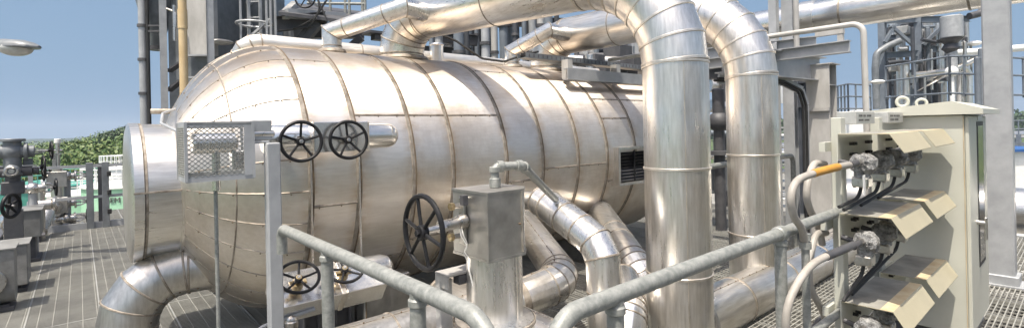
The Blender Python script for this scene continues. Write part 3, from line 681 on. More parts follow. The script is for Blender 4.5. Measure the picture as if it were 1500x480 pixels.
for u, z, lab, ce, gl, tg in spec: transmitter(u, z, lab, ce, True, .795, tg, gl)
def hosething(name, label, cat, pts, r, mat, R=.1, seg=12, n=6, extra=None):
    o = V(pts[-1]); o = V(min((V(p) for p in pts), key=lambda p: p.z)); t = thing(name, label, cat, o)
    m = MB(); m.sweep(spline(pts) if 'flexible' in name else fillet(pts, R, n), r, seg); m.build('hose' if 'hose' in name or 'conduit' in name or 'cable' in name else 'tube', mat, t)
    if extra:
        m = MB(); extra[1](m); m.build(extra[0], extra[2], t)
    return t
hosething('flexible_conduit', 'grey flexible hose with an orange sleeve swinging into the top transmitter row', 'conduit',
          [(2.95, .80, 1.38), (2.74, .80, 1.382), (2.52, .835, 1.365), (2.385, .855, 1.34), (2.33, .86, 1.275), (2.37, .865, 1.19), (2.48, .875, 1.12), (2.535, .88, 1.05)], .0165, 'hose', .1, 14, 6,
          ('sleeve', lambda m: m.sweep(spline([(2.95, .80, 1.38), (2.74, .80, 1.382), (2.52, .835, 1.365), (2.385, .855, 1.34)])[8:17], .0185, 14), 'orange'))
hosething('flexible_conduit', 'grey flexible hose looping down from the middle transmitter row behind the thin upright conduit', 'conduit',
          [(2.95, .80, .975), (2.74, .80, .982), (2.50, .84, .955), (2.32, .86, .86), (2.27, .87, .74), (2.34, .88, .60), (2.43, .89, .47), (2.46, .90, .2)], .0165, 'hose', .14, 14, 6,
          ('sleeve', lambda m: m.sweep(spline([(2.95, .80, .975), (2.74, .80, .982), (2.50, .84, .955), (2.32, .86, .86)])[:13], .0195, 14), 'steel_d'))
hosething('flexible_conduit', 'grey flexible hose hanging behind the top row at the back of the instrument stand', 'conduit',
          [(3.20, 1.0, 1.36), (3.02, 1.0, 1.36), (2.92, 1.0, 1.20), (3.15, 1.02, 1.0), (3.2, 1.02, .9)], .018, 'hose', .12)
hosething('flexible_conduit', 'grey flexible hose hanging behind the middle row at the back of the instrument stand', 'conduit',
          [(3.20, 1.0, .97), (3.02, 1.0, .97), (2.93, 1.0, .75), (3.2, 1.02, .5), (3.2, 1.02, .35)], .018, 'hose', .12)
hosething('flexible_conduit', 'dark sleeved hose entering the lowest transmitter row at the bottom of the photo', 'conduit',
          [(2.97, .80, .52), (2.70, .80, .52), (2.5, .86, .50), (2.42, .88, .3)], .020, 'steel_d', .1)
hosething('upright_conduit', 'thin vertical galvanised conduit pipe clamped in front of the right handrail', 'conduit',
          [(2.54, .88, -.02), (2.54, .88, 1.06)], .0175, 'galv', .1, 14, 6, ('clamp', lambda m: (m.cyl((2.54, .88, 1.015), (2.54, .88, 1.045), .026, 12), m.cyl((2.54, .88, 1.055), (2.54, .88, 1.085), .024, 12)), 'galv'))
hosething('conduit_pipe', 'dark grey conduit pipe sloping up to the stand under the lowest hoods', 'conduit', [(2.3, 1.15, .02), (3.4, 1.1, .38), (3.9, 1.1, .38)], .032, 'steel_d', .1)
hosething('conduit_pipe', 'pale grey pipe crossing level behind the farther downcomer toward the cabinet', 'pipe', [(4.3, 2.55, 1.17), (5.6, 2.55, 1.17), (7.0, 2.55, 1.17), (7.0, 2.55, 0)], .03, 'galv', .1)
t = thing('angle_bracket', 'small weathered steel bracket at the foot of the right handrail post', 'bracket', (2.33, .85, .5))
m = MB(); m.box((2.35, .86, .60), (.16, .006, .09), 0, (V((.9, 0, .3)).normalized(), V((0, 1, 0)), V((-.3, 0, .9)).normalized())); m.box((2.35, .89, .62), (.16, .06, .006)); m.build('bracket_plate', 'steel_w', t)

t = thing('control_cabinet', 'tall cream electrical cabinet with a sloping lid and a narrow glazed door', 'cabinet', (5.0, .84, 0))
cu0, cu1, cv0, cv1, cb, ct = 4.56, 5.40, .575, 1.11, .12, 1.625
m = MB(); m.box(((cu0 + cu1) / 2, (cv0 + cv1) / 2, (cb + ct) / 2), (cu1 - cu0, cv1 - cv0, ct - cb), 0, None, .006)
m.bar((cu0 - .002, cv0 + .003, cb + .01), (cu0 - .002, cv0 + .003, ct - .01), .004, .004, 1); m.build('cabinet_body', ['cream', 'creamt'], t)
m = MB(); m.box(((cu0 + cu1) / 2, (cv0 + cv1) / 2, .05), (cu1 - cu0 - .06, cv1 - cv0 - .06, .14)); m.build('plinth', 'steel_d', t)
o_ = .035; m = MB()
zA = ct + .004
a0, a1, b0, b1 = cu0 - o_, cu1 + o_, cv0 - .10, cv1 + o_
vs = [(a0, b0, zA), (a1, b0, zA), (a1, b1, zA), (a0, b1, zA), (a0, b0, zA + .035), (a1, b0, zA + .035), (a1, b1, zA + .04), (a0, b1, zA + .04), (a0, cv0 + .06, zA + .092), (a1, cv0 + .06, zA + .092)]
m.add(vs, [(3, 2, 1, 0), (0, 1, 5, 4), (1, 2, 6, 9, 5), (2, 3, 7, 6), (3, 0, 4, 8, 7), (4, 5, 9, 8), (8, 9, 6, 7)]); m.build('sloping_lid', 'cream', t, sharp=12)
for u_, v_ in ((cu0 + .10, .93), (cu1 - .1, .93)):
    m = MB(); m.torus((u_, v_, zA + .105), (1, .3, 0), .034, .011, 24, 10); m.cyl((u_, v_, zA + .04), (u_, v_, zA + .075), .018, 12); m.build('lifting_eye', 'cream', t)
m = MB(); m.box(((cu0 + cu1) / 2, cv0 - .012, (cb + ct) / 2), (cu1 - cu0 - .02, .022, ct - cb - .02), 0, None, .004); door = m.build('door', 'cream', t)
m = MB(); uc = cu0 + .50; m.box((uc, cv0 - .0245, 1.05), (.30, .004, 1.05), 0, None, .0015); m.box((uc, cv0 - .0255, 1.05), (.25, .004, .99), 1, None, .0015); m.build('window', ['rubber', 'glass'], door)
m = MB(); m.cyl((uc - .22, cv0 - .02, .86), (uc - .22, cv0 - .07, .86), .016, 12); m.box((uc - .22, cv0 - .07, .82), (.03, .018, .16), 0, None, .006); m.build('handle', 'chrome', door)
m = MB(); m.box((uc, cv0 - .0245, 1.60), (.2, .003, .035)); m.build('door_plate', 'plate', door)

# steel column and pipe at the right edge
t = thing('steel_column', 'thick square grey steel column on a base plate right of the cream cabinet', 'column', (6.76, .60, 0))
m = MB(); m.box((6.76, .60, 3.0), (.20, .20, 6.0), 0, None, .012); m.build('square_shaft', 'steel', t)
m = MB(); m.box((6.76, .60, .05), (.255, .255, .10), 0, None, .006); m.box((6.76, .60, .006), (.32, .32, .012)); m.build('base_plate', 'steel', t)
m = MB(); m.box((7.3, .60, 1.50), (.9, .07, .14)); m.build('side_beam', 'steel', t)
t = thing('insulated_pipe', 'thick silver insulated pipe low behind the square steel column', 'pipe', (11.5, 1.0, 0))
m = MB(); m.sweep(split([(11.3, -4, .12), (11.3, 3.5, .12)], 1.2), .36, 44, 0, True, 'all', 1, .03, .008); m.build('pipe_run', ['clady', 'seam_l', 'seam_d'], t)
m = MB()
for v_ in (-1.5, 2.5): m.box((11.3, v_, -.25), (.2, .5, .5))
m.build('pipe_support', 'steel', t)

# overhead insulated pipe top right
t = thing('insulated_pipe', 'bright insulated pipe high across the top right against the sky', 'pipe', (8.4, 1.0, 2.9))
m = MB(); m.sweep(split([(8.6, 5.2, 3.22), (8.6, -3.2, 3.20)], 1.5), .235, 48, 0, True, 'all', 1, .03, .006); m.build('pipe_run', ['bright', 'seam', 'seam_d'], t)
m = MB(); m.sweep(split([(8.6, 2.95, 3.22), (8.6, 2.75, 3.22)], .2), .25, 48, 0, True, None); m.build('pipe_collar', 'clady', t)

# ------------------------------------------------------------------ steelwork right of the downcomers
t = thing('steel_gantry', 'grey steel portal of a deep beam and stiffened column behind the farther downcomer', 'gantry', (7.0, 2.22, 0))
m = MB(); m.ibeam((7.05, 2.22, -.03), (7.05, 2.22, 2.30), .26, .26, .014, 0, (1, 0, 0))
for z in (.6, 1.42, 2.05): m.box((7.05, 2.22, z), (.23, .25, .012))
m.build('column', 'steel_w', t)
m = MB(); m.ibeam((4.9, 2.42, 2.26), (7.18, 2.28, 2.26), .18, .30, .012); m.build('beam', 'steel', t)
m = MB(); m.box((7.05, 2.22, 2.306), (.3, .34, .012)); m.build('cap_plate', 'steel_w', t); m = MB(); m.box((6.9, 2.24, 1.75), (.03, .3, .04)); m.build('side_cleat', 'steel_w', t)
t = thing('cable_tray', 'bent steel cable tray with a black cable turning down beside the portal column', 'cable tray', (6.55, 2.3, 0))
pts = [V((5.2, 2.62, 2.08)), V((6.30, 2.38, 2.08)), V((6.62, 2.30, 1.98)), V((6.70, 2.28, 1.80)), V((6.70, 2.28, -.02))]
m = MB()
for a, b in zip(pts, pts[1:]): m.bar(a, b, .10, .03, 0, (0, 1, .2))
m.build('tray_run', 'steel', t)
m = MB(); m.sweep(fillet([p + V((-.05, -.02, 0)) for p in pts], .1, 4), .016, 10); m.sweep(fillet([p + V((-.09, 0, -.02)) for p in pts], .1, 4), .014, 10); m.build('cable', 'rubber', t)
t = thing('cantilever_beam', 'grey steel I beam jutting right under the high insulated pipe', 'beam', (6.0, 2.4, 2.3))
m = MB(); m.ibeam((6.0, 1.62, 2.365), (6.0, 4.2, 2.345), .10, .125, .01); m.build('beam_section', 'steel', t)
m = MB(); m.box((6.0, 1.70, 2.47), (.05, .05, .09)); m.box((6.0, 1.80, 2.53), (.06, .26, .05)); m.build('end_bracket', 'steel_w', t)
hosething('bent_tube', 'thin grey tube arching over from the steelwork and down behind the cream cabinet', 'tube', [(5.1, 4.0, 2.44), (5.0, 1.25, 2.42), (5.0, 1.23, .3)], .024, 'steel_w', .09)
t = thing('steel_columns', 'pair of grey steel uprights with a slim pipe where the high insulated pipe starts', 'steelwork', (7.6, 2.9, 0))
for px, w_ in ((1156, .14), (1134, .1)):
    p = at(px, 60, 6.9); m = MB(); m.ibeam((p.x, p.y, -.03), (p.x, p.y, 5.2), w_, w_, .012, 0, (1, 0, 0)); m.build('upright', 'steel', t)
p = at(1167, 60, 6.6); m = MB(); m.cyl((p.x, p.y, 2.2), (p.x, p.y, 5.2), .035, 12); m.build('slim_pipe', 'steel_w', t)
p = at(1150, 80, 6.8); m = MB(); m.ibeam((p.x - .2, p.y + 1.2, 2.62), (p.x + .1, p.y - .35, 2.62), .14, .2, .012); m.build('cross_beam', 'steel', t)

# beam, cable tray and cable over the far part of the vessel
t = thing('support_beam', 'grey steel channel lying along the far vessel flank under the cable tray', 'beam', (4.9, 3.9, 2.0))
m = MB(); m.box((5.3, 3.88, 2.205), (2.2, .012, .13)); m.box((5.3, 3.92, 2.266), (2.2, .07, .01)); m.box((5.3, 3.92, 2.144), (2.2, .07, .01)); m.build('channel', 'steel', t)
m = MB()
for u in (4.3, 5.2, 6.1): m.box((u, 3.98, 2.27), (.08, .10, .22))
m.build('stub_post', 'steel_w', t)
t = thing('cable_trough', 'slotted grey cable trough with black cables running above the far vessel flank', 'cable tray', (4.9, 4.1, 2.3))
m = MB(); m.box((5.15, 4.10, 2.37), (2.9, .14, .006)); m.box((5.15, 4.03, 2.395), (2.9, .006, .055)); m.box((5.15, 4.17, 2.395), (2.9, .006, .055))
for k in range(40): m.box((3.75 + .07 * k, 4.026, 2.395), (.012, .002, .035), 1)
m.build('trough', ['valve', 'steel_d'], t)
m = MB(); m.sweep([(3.72, 4.08, 2.415), (4.6, 4.09, 2.42), (5.5, 4.07, 2.41), (6.55, 4.1, 2.42)], .020, 10); m.sweep([(3.72, 4.12, 2.415), (4.8, 4.13, 2.43), (6.55, 4.12, 2.42)], .016, 10); m.build('cable', 'rubber', t)
hosething('loose_cable', 'black cable sagging onto the vessel top left of the cable trough', 'cable',
          [(2.70, 5.4, 2.75), (2.95, 4.75, 2.70), (3.18, 4.6, 2.58), (3.40, 4.42, 2.38), (3.60, 4.28, 2.345), (3.78, 4.15, 2.42), (3.95, 4.09, 2.46)], .013, 'rubber', .12, 10, 5)

# ------------------------------------------------------------------ left valve row
def gate_valve(label, c, s=1.0, wheels=1, rot=0, group=None, mat='valve', body='flanged', nm='flanged_valve'):
    c = V(c); t = thing(nm, label, 'valve', (c.x, c.y, 0), group)
    return t, c
LV = 'valves along the left skid'
t, c = gate_valve('big grey flanged valve tee with two black handwheels at the left photo edge', (-.62, 8.35, 1.5))
def fl(m, a, d, r, L=.045): a = V(a); d = V(d); m.cyl(a, a + d * L, r, 28, 0, .006)
c = at(22, 222, 6.0); e = V((RT.x, RT.y, 0)) ; e = V((1, 0, 0)); nv = V((0, -1, 0))
c = at(18, 222, 6.0)
m = MB(); m.cyl(c + V((-.9, 0, 0)), c + V((.12, 0, 0)), .078, 28); m.cyl(c + V((0, 0, -.26)), c + V((0, 0, .13)), .082, 28, 0, .01); fl(m, c + V((0, 0, .12)), (0, 0, 1), .12, .035); m.ball(c, .11, 0, 20, 12); fl(m, c + V((.10, 0, 0)), (1, 0, 0), .105, .035); fl(m, c + V((.135, 0, 0)), (1, 0, 0), .07, .06)
fl(m, c + V((0, 0, -.28)), (0, 0, 1), .105, .03); m.cyl(c + V((0, -.02, -.225)), c + V((0, -.16, -.225)), .072, 24, 0, .01); m.box(c + V((.13, .05, -.13)), (.09, .06, .08), 0, None, .006); m.build('valve_body', 'valve', t)
m = MB(); m.cyl(c + V((0, -.16, -.225)), c + V((0, -.18, -.225)), .03, 6); m.torus(c + V((0, -.165, -.225)), (0, 1, 0), .05, .012); m.build('plug', 'chrome', t)
m = MB(); m.cyl(c + V((-.8, 0, -.24)), c + V((.17, 0, -.24)), .062, 24); m.cyl(c + V((0, 0, -.72)), c + V((0, 0, -.26)), .07, 24); m.box(c + V((0, 0, -.43)), (.20, .18, .15), 0, None, .01); m.cyl(c + V((.17, 0, -.24)), c + V((.23, 0, -.24)), .045, 16, 0, .012); m.build('lower_body', 'steel_d', t)
for dx, dz, R_ in ((.345, 0, .115), (.27, -.20, .145)):
    m = MB(); m.cyl(c + V((.15, 0, dz)), c + V((dx, 0, dz)), .012, 10)
    for sg in (-1, 1): m.bar(c + V((.17, 0, dz + .035 * sg)), c + V((dx - .06, 0, dz + .015 * sg)), .014, .014)
    m.build('yoke', 'chrome', t); wheel(t, c + V((dx, 0, dz)), (1, .15, 0), R_, .011, 5, .3, .015)
m = MB(); m.cyl(c + V((.0, -.25, -.62)), c + V((.0, -.12, -.62)), .02, 10); m.build('stem', 'rubber', t); wheel(t, c + V((.0, -.25, -.62)), (.85, -.5, 0), .15, .020, 5, .2, .02)
m = MB(); m.box(c + V((0, 0, -1.1)), (.16, .16, .8)); m.build('pedestal', 'steel_d', t)

def small_valve(px, py, Y, label, wr=.13, nwheel=1, stem=.34, boxes=((0, .0, .22),)):
    c = at(px, py, Y); t = thing('globe_valve', label, 'valve', (c.x, c.y, 0), LV)
    m = MB(); m.cyl(c + V((-.15, 0, 0)), c + V((.12, 0, 0)), .06, 20, 0, .01); m.ball(c, .085, 0, 16, 10); m.cyl(c + V((.10, 0, 0)), c + V((.13, 0, 0)), .10, 20, 0, .005); m.build('valve_body', 'chrome', t)
    m = MB(); m.cyl(c + V((.12, 0, 0)), c + V((stem, 0, 0)), .014, 10)
    for sg in (-1, 1): m.sweep([c + V((.13, 0, .06 * sg)), c + V((.18, 0, .055 * sg)), c + V((stem - .03, 0, .015 * sg))], .012, 8)
    m.build('yoke', 'chrome', t); wheel(t, c + V((stem, 0, 0)), (1, .1, 0), wr, .013, 5, .1, .015)
    m = MB(); m.cyl((c.x, c.y, -.02), (c.x, c.y, c.z), .05, 16); m.build('riser', 'steel', t)
    return t
small_valve(48, 276, 7.0, 'bare steel valve with an upright black wheel below the big grey valve tee', .13, stem=.24)
small_valve(98, 258, 9.0, 'topmost steel valve with a black wheel on the boxed riser by the gate', .16, stem=.29)
small_valve(98, 297, 8.9, 'middle steel valve with a black wheel on the boxed riser by the gate', .16, stem=.29)
small_valve(97, 320, 8.8, 'lowest steel valve with a black wheel on the boxed riser by the gate', .16, stem=.29)
t = thing('boxed_riser', 'upright riser of stacked square insulation boxes topped by a white capped gauge fitting', 'riser', (*at(84, 300, 8.8).xy, 0)); cc = at(84, 300, 8.8)
for zt, hh, ww in ((at(84, 262, 8.8).z, .27, .27), (at(84, 300, 8.8).z, .28, .28)):
    m = MB(); m.box((cc.x, cc.y, zt), (ww, ww, hh), 0, None, .006); m.build('insulation_box', 'box', t)
m = MB(); m.cyl((cc.x, cc.y, -.02), (cc.x, cc.y, at(84, 245, 8.8).z), .085, 24); m.build('riser_pipe', 'cladv', t)
zt = at(84, 245, 8.8).z
m = MB(); m.cyl((cc.x + .02, cc.y, zt), (cc.x + .02, cc.y, zt + .42), .03, 12); m.box((cc.x - .03, cc.y, zt + .12), (.05, .06, .26)); m.cyl((cc.x + .02, cc.y, zt + .22), (cc.x + .02, cc.y, zt + .25), .055, 6); m.cyl((cc.x - .05, cc.y, zt + .30), (cc.x + .08, cc.y, zt + .30), .018, 8)
g_ = m.build('gauge_fitting', 'chrome', t); m = MB(); m.cyl((cc.x + .02, cc.y, zt + .42), (cc.x + .02, cc.y, zt + .50), .045, 14, 0, .008); m.build('white_cap', 'white', g_)
m = MB(); m.sweep(fillet([(cc.x - .2, cc.y - .9, .12), (cc.x - .1, cc.y - .45, .42), (cc.x, cc.y, .42)], .2, 5), .10, 28, 0, True, 'all', 1, .012, .004); m.build('elbow', ['clady', 'seam', 'seam_d'], t, sharp=9)
wheel(t, V((cc.x - .12, cc.y - .15, zt - .13)), (.95, -.3, 0), .15, .014, 5, .4, .02)
# insulation boxes stepping toward the camera
def ibox(px, py, Y, size, label, round_=False, flange=True):
    c = at(px, py, Y); c.z = max(c.z, size[2] / 2 + .06); t = thing('insulation_box', label, 'insulation box', (c.x, c.y, 0), 'insulated valve boxes on the left skid')
    m = MB(); sx, sy, sz = size; 
    if round_:
        pr = [(-sx / 2, -sz / 2 + sx * 0)]; pts = []
        n = 10
        pts = [(-sy / 2, sz / 2), (sy / 2, sz / 2)] + [(sy / 2 * math.cos(a), -sz / 2 + sy / 2 - sy / 2 * math.sin(a)) for a in [PI / 2 * k / n * 2 for k in range(n + 1)]]
        m.prism([(c.x - sx / 2, c.y + a, c.z + b) for a, b in pts], (sx, 0, 0))
    else: m.box(c, size, 0, None, .008)
    m.box(c + V((0, 0, sz / 2 + .005)), (sx + .03, sy + .03, .012), 1); m.build('sheet_box', ['boxgrey', 'boxgrey'], t)
    m = MB(); m.box((c.x, c.y, (c.z - sz / 2) / 2), (sx * .5, sy * .6, c.z - sz / 2)); m.box((c.x, c.y, .02), (sx * .9, sy * .8, .04)); m.build('foot', 'steel_d', t)
    if round_:
        m = MB(); m.cyl((c.x - .1, c.y - sy / 2, c.z - sz * .05), (c.x - .1, c.y - sy / 2 - .03, c.z - sz * .05), .13, 28, 0, .006); m.build('end_flange', 'chrome', t)
    return t
ibox(44, 324, 6.7, (.24, .62, .34), 'long grey insulation box behind the first silver pipe elbow on the left skid')
ibox(20, 384, 5.35, (.24, .42, .42), 'grey insulation box just in front of the silver pipe elbow on the left skid')
ibox(6, 408, 4.75, (.16, .30, .52), 'nearest insulation box with a rounded bottom and round flange at the left photo edge', True)
t = thing('insulated_elbow', 'short bright silver elbow between two insulation boxes on the left skid', 'pipe', at(22, 342, 6.5))
c = at(22, 335, 6.5); m = MB(); m.sweep(fillet([c + V((-.1, .5, .05)), c + V((0, .05, .05)), c + V((0, 0, -.55))], .14, 5), .11, 28, 0, True, 'all', 1, .012, .005); m.build('elbow', ['bright', 'seam', 'seam_d'], t, sharp=9)
for i, (px, py, lab) in enumerate(((64, 352, 'small steel plate stool on the left deck, nearest of three'), (82, 330, 'small steel plate stool on the left deck beneath the boxed riser'), (52, 372, 'round rimmed steel tray standing on the left deck'))):
    d = at(px, py, 1) - V((0, 0, EYE)); k = -EYE / d.z; p = V((0, 0, EYE)) + d * k
    t = thing('pipe_shoe', lab, 'support', (p.x - .1, p.y, 0)); m = MB()
    if i == 2: m.lathe((p.x - .15, p.y, 0), (0, 0, 1), [(0, .16), (.12, .17), (.12, .155), (.02, .14)], 28)
    else: m.box((p.x - .15, p.y, .10), (.34, .3, .02)); m.box((p.x - .25, p.y, .045), (.04, .26, .09)); m.box((p.x - .05, p.y, .045), (.04, .26, .09))
    m.build('steel_shoe', 'steel_d', t)
for px, py, Y, lab in ((60, 300, 8.0, 'small silver jacketed valve body between the long box and the boxed riser'), (104, 336, 8.9, 'low silver jacketed elbow at the foot of the boxed riser nearest the gate')):
    c = at(px, py, Y); t = thing('jacketed_valve', lab, 'valve', (c.x, c.y, 0)); m = MB(); m.cyl(c + V((-.16, 0, 0)), c + V((.14, 0, 0)), .085, 24, 0, .02); m.cyl(c, c + V((0, 0, .22)), .05, 18, 0, .008); m.cyl((c.x, c.y, -.02), (c.x, c.y, c.z), .05, 16); m.build('jacket', 'dull', t)
    m = MB(); m.cyl(c + V((.14, 0, 0)), c + V((.17, 0, 0)), .11, 20, 0, .004); m.build('flange', 'chrome', t)
# low skid beam
t = thing('skid_beam', 'dark steel skid beam along the deck beneath the left valve row', 'beam', (-.9, 8.6, 0))
m = MB(); m.ibeam((-.95, 5.2, .10), (-.95, 12.2, .10), .14, .2); m.build('beam_section', 'steel_d', t)

# ------------------------------------------------------------------ perimeter railing with a gate
t = thing('platform_railing', 'grey platform guard rail beyond the valves at the left deck edge', 'railing', (-.8, 13.9, 0))
yr = 13.95
for x in (-3.2, -1.9, -.75):
    m = MB(); m.box((x, yr, .52), (.07, .07, 1.08)); m.build('rail_post', 'steel', t)
for z in (1.06, .56):
    m = MB(); m.box((-2.0, yr, z), (2.6, .05, .05)); m.build('rail', 'steel', t)
m = MB(); m.box((-2.0, yr - .04, .08), (2.6, .008, .14)); m.build('kick_plate', 'steel', t)
t = thing('railing_gate', 'grey swing gate of wide flat posts with black hinges in the deck railing', 'gate', (.2, 11.6, 0))
def gp(px): 
    d = at(px, 335, 1) - V((0, 0, EYE)); return V((0, 0, EYE)) + d * ((11.55) / d.y)
ga, gb, gc = gp(133), gp(156), gp(186)
for p in (ga, gb):
    m = MB(); m.box((p.x, 11.55, .56), (.10, .03, 1.2), 0, None, .004); m.build('gate_post', 'valve', t)
m = MB(); m.box((ga.x + .14, 11.60, .56), (.06, .03, 1.16), 0, None, .004); m.build('gate_post', 'steel_d', t)
for z in (1.10, .55, .04):
    m = MB(); m.box(((ga.x - .75 + gc.x + 2.0) / 2, 11.60, z), (gc.x - ga.x + 2.75, .04, .05 if z > .1 else .14)); m.build('gate_rail', 'steel', t)
for z in (.95, .62, .28):
    m = MB(); m.box((gb.x + .05, 11.52, z), (.06, .05, .09), 0, None, .01); m.build('hinge', 'rubber', t)

# ------------------------------------------------------------------ tanks beyond the railing
def tank(px, ptop, Y, r, mat, label, zb=-6.9, rim='white', dome=False):
    p = at(px, ptop, Y); t = thing('storage_tank', label, 'tank', (p.x, p.y, zb))
    m = MB(); m.cyl((p.x, p.y, zb), (p.x, p.y, p.z), r, 64); m.build('tank_wall', mat, t)
    m = MB(); m.lathe((p.x, p.y, p.z), (0, 0, 1), [(0, r + .08), (.08, r + .08), (.1, r), (r * .12, .05)], 64); m.build('tank_roof', rim, t)
    m = MB()
    for k in range(28):
        a = 2 * PI * k / 28; q = V((p.x + r * math.cos(a), p.y + r * math.sin(a), p.z)); m.bar(q, q + V((0, 0, .9)), .05)
    m.torus((p.x, p.y, p.z + .9), (0, 0, 1), r, .03, 48, 6); m.torus((p.x, p.y, p.z + .5), (0, 0, 1), r, .02, 48, 6); m.build('roof_railing', rim, t)
    return t, p
tk, tp = tank(215, 268, 26, 2.6, 'mint', 'mint green storage tank lettered DEM beyond the gate')
crv = bpy.data.curves.new('lettering', 'FONT'); crv.body = 'DEM'; crv.size = .36; crv.extrude = .01; crv.align_x = 'CENTER'; crv.align_y = 'CENTER'
tmp = bpy.data.objects.new('tmp_text', crv); COL.objects.link(tmp)
dg = bpy.context.evaluated_depsgraph_get(); me = bpy.data.meshes.new_from_object(tmp.evaluated_get(dg)); bpy.data.objects.remove(tmp)
dirc = (V((0, 0, 0)) - V((tp.x, tp.y, 0))).normalized(); side = V((-dirc.y, dirc.x, 0))
n_ = dirc.copy(); ang0 = math.atan2(dirc.y, dirc.x) - .53
for vtx in me.vertices:
    a = ang0 + vtx.co.x / 2.6; rr_ = 2.625 + vtx.co.z
    vtx.co = V((math.cos(a) * rr_, math.sin(a) * rr_, (at(173, 291, 24).z + vtx.co.y) + 6.9))
me.materials.append(M['ink']); lo_ = bpy.data.objects.new('lettering', me); COL.objects.link(lo_); lo_.parent = tk; WORLD[lo_] = WORLD[tk]
tank(128, 282, 30, 2.0, 'mint', 'small pale mint tank seen through the gate bars')
tank(60, 272, 34, 3.4, 'teal', 'dark teal green tank behind the left valve row', rim='teal')
tank(176, 246, 36, 1.15, 'white', 'small white storage tank rising just behind the lettered mint tank')

# ------------------------------------------------------------------ lamp at the left
c = at(20, 72, 6.2); t = thing('street_lamp', 'grey cobra head lamp reaching in from the left edge against the sky', 'lamp', (c.x - 1.9, c.y + 1.6, -6.9))
axd = (RT * .97 + FW * .1).normalized(); 
m = MB(); 
def lampsec(x_, wd, ht): return [(x_, wd * math.cos(a), ht * math.sin(a)) for a in [2 * PI * k / 20 for k in range(20)]]
secs = [(-.45, .06, .06), (-.30, .085, .085), (-.1, .13, .105), (.1, .14, .09), (.2, .11, .06), (.275, .03, .02)]
vs = []; sd = axd.cross(UP)
for x_, wd, ht in secs: vs += [c + axd * (x_ + .02) + sd * b + UP * (max(d_, -.012) + .02) for _, b, d_ in lampsec(x_, wd, ht)]
fs = [(i * 20 + k, i * 20 + (k + 1) % 20, (i + 1) * 20 + (k + 1) % 20, (i + 1) * 20 + k) for i in range(5) for k in range(20)] + [tuple(range(20))[::-1], tuple(100 + k for k in range(20))]
m.add(vs, fs); m.build('lamp_head', 'valve', t)
m = MB(); m.ball(c + axd * .02 + UP * .005, .15, 0, 24, 12, (1.1, .8, .62)); m.build('lamp_lens', 'plate', t)
m = MB(); pb = V((c.x - 1.9, c.y + 1.6, 0)); m.sweep(fillet([(pb.x, pb.y, -6.9), (pb.x, pb.y, c.z - .1), c - axd * .42 + UP * .02], .5, 6), .04, 14); m.build('pole', 'galv', t)

# ------------------------------------------------------------------ structures behind the vessel, left
YB = 9.0
def wcol(px, Y): p = at(px, 100, Y); return V((p.x, p.y, 0))
t = thing('vent_mast', 'slim grey vertical pipe with clamps and a black cable rising against the sky', 'mast', wcol(212, 9.2))
p = wcol(210, 9.2); m = MB(); m.cyl((p.x, p.y, -.02), (p.x, p.y, 7), .065, 20); m.build('mast_pipe', 'steel', t)
m = MB(); m.sweep([(p.x + .07, p.y - .06, -.02), (p.x + .07, p.y - .06, 7)], .03, 10); m.build('cable', 'rubber', t)
m = MB()
for z in [.5 + .62 * k for k in range(10)]: m.cyl((p.x, p.y, z), (p.x, p.y, z + .05), .085, 14)
m.build('clamp', 'steel_d', t)
m = MB(); q = wcol(238, 9.2)
for z in (at(225, 38, 9.2).z, at(225, 46, 9.2).z): m.bar((p.x, p.y, z), (q.x, q.y, z), .04, .03)
m.build('bracket', 'steel_d', t)
# stack structure
t = thing('boiler_casing', 'tall grey sheet metal casing with steel ribs rising behind the vessel dome', 'boiler casing', wcol(300, 10))
def slab(px0, px1, Y, z0, z1, d, mat, name, par, mats=None):
    a, b = at(px0, 100, Y), at(px1, 100, Y); a.z = b.z = 0; e = (b - a); L = e.length; e.normalize(); n = V((-e.y, e.x, 0))
    if n.dot(FW) < 0: n = -n
    m = MB(); m.box((a + b) / 2 + n * d / 2 + UP * ((z0 + z1) / 2), (L, d, z1 - z0), 0, (e, n, UP), .01); return m.build(name, mat, par)
zz = lambda py, Y, px=300: at(px, py, Y).z
slab(247, 312, 9.6, -3, 8, 1.2, 'valve', 'lower_casing', t)
slab(269, 308, 9.3, zz(80, 9.3), 8, .28, 'steel_w', 'pale_panel', t)
for px in (240, 309): 
    p = at(px, 100, 9.1); m = MB(); m.ibeam((p.x, p.y, -.03), (p.x, p.y, 8), .10, .12, .012, 0, (0, 1, 0)); m.build('column', 'steel', t)
for py in (82, 114):
    a, b = at(268, py, 9.2), at(309, py - 1, 9.2); m = MB(); m.bar(a, b, .12, .03); m.build('rib', 'steel', t)
p = at(228, 20, 9.6); m = MB(); m.lathe((p.x, p.y, zz(70, 9.6, 228)), (0, 0, 1), [(0, .10), (.06, .12), (1.0, .34), (3.5, .40)], 36); m.build('hopper', 'valve', t)
m = MB(); m.cyl((p.x, p.y, zz(74, 9.6, 228)), (p.x, p.y, zz(68, 9.6, 228)), .13, 20); m.cyl((p.x + .1, p.y, zz(104, 9.6, 228)), (p.x + .1, p.y, zz(74, 9.6, 228)), .02, 8); m.build('hopper_outlet', 'steel_d', t)
m = MB(); a, b = at(247, 105, 9.2), at(266, 92, 9.2); m.bar(a, b, .16, .03); a, b = at(247, 133, 9.2), at(266, 118, 9.2); m.bar(a, b, .16, .04); m.build('platform_edge', 'steel_d', t)
m = MB(); m.sweep(fillet([at(244, 13, 9.1), at(252, 16, 9.1), at(257, 19, 9.1), at(257, 40, 9.1)], .05, 4), .022, 8); m.cyl(at(255, 8, 9.1), at(256, 60, 9.1), .03, 8); m.build('sensing_tube', 'chrome', t)
t = thing('beige_pipe', 'slim beige painted vertical pipe in front of the grey casing', 'pipe', wcol(270, 8.6))
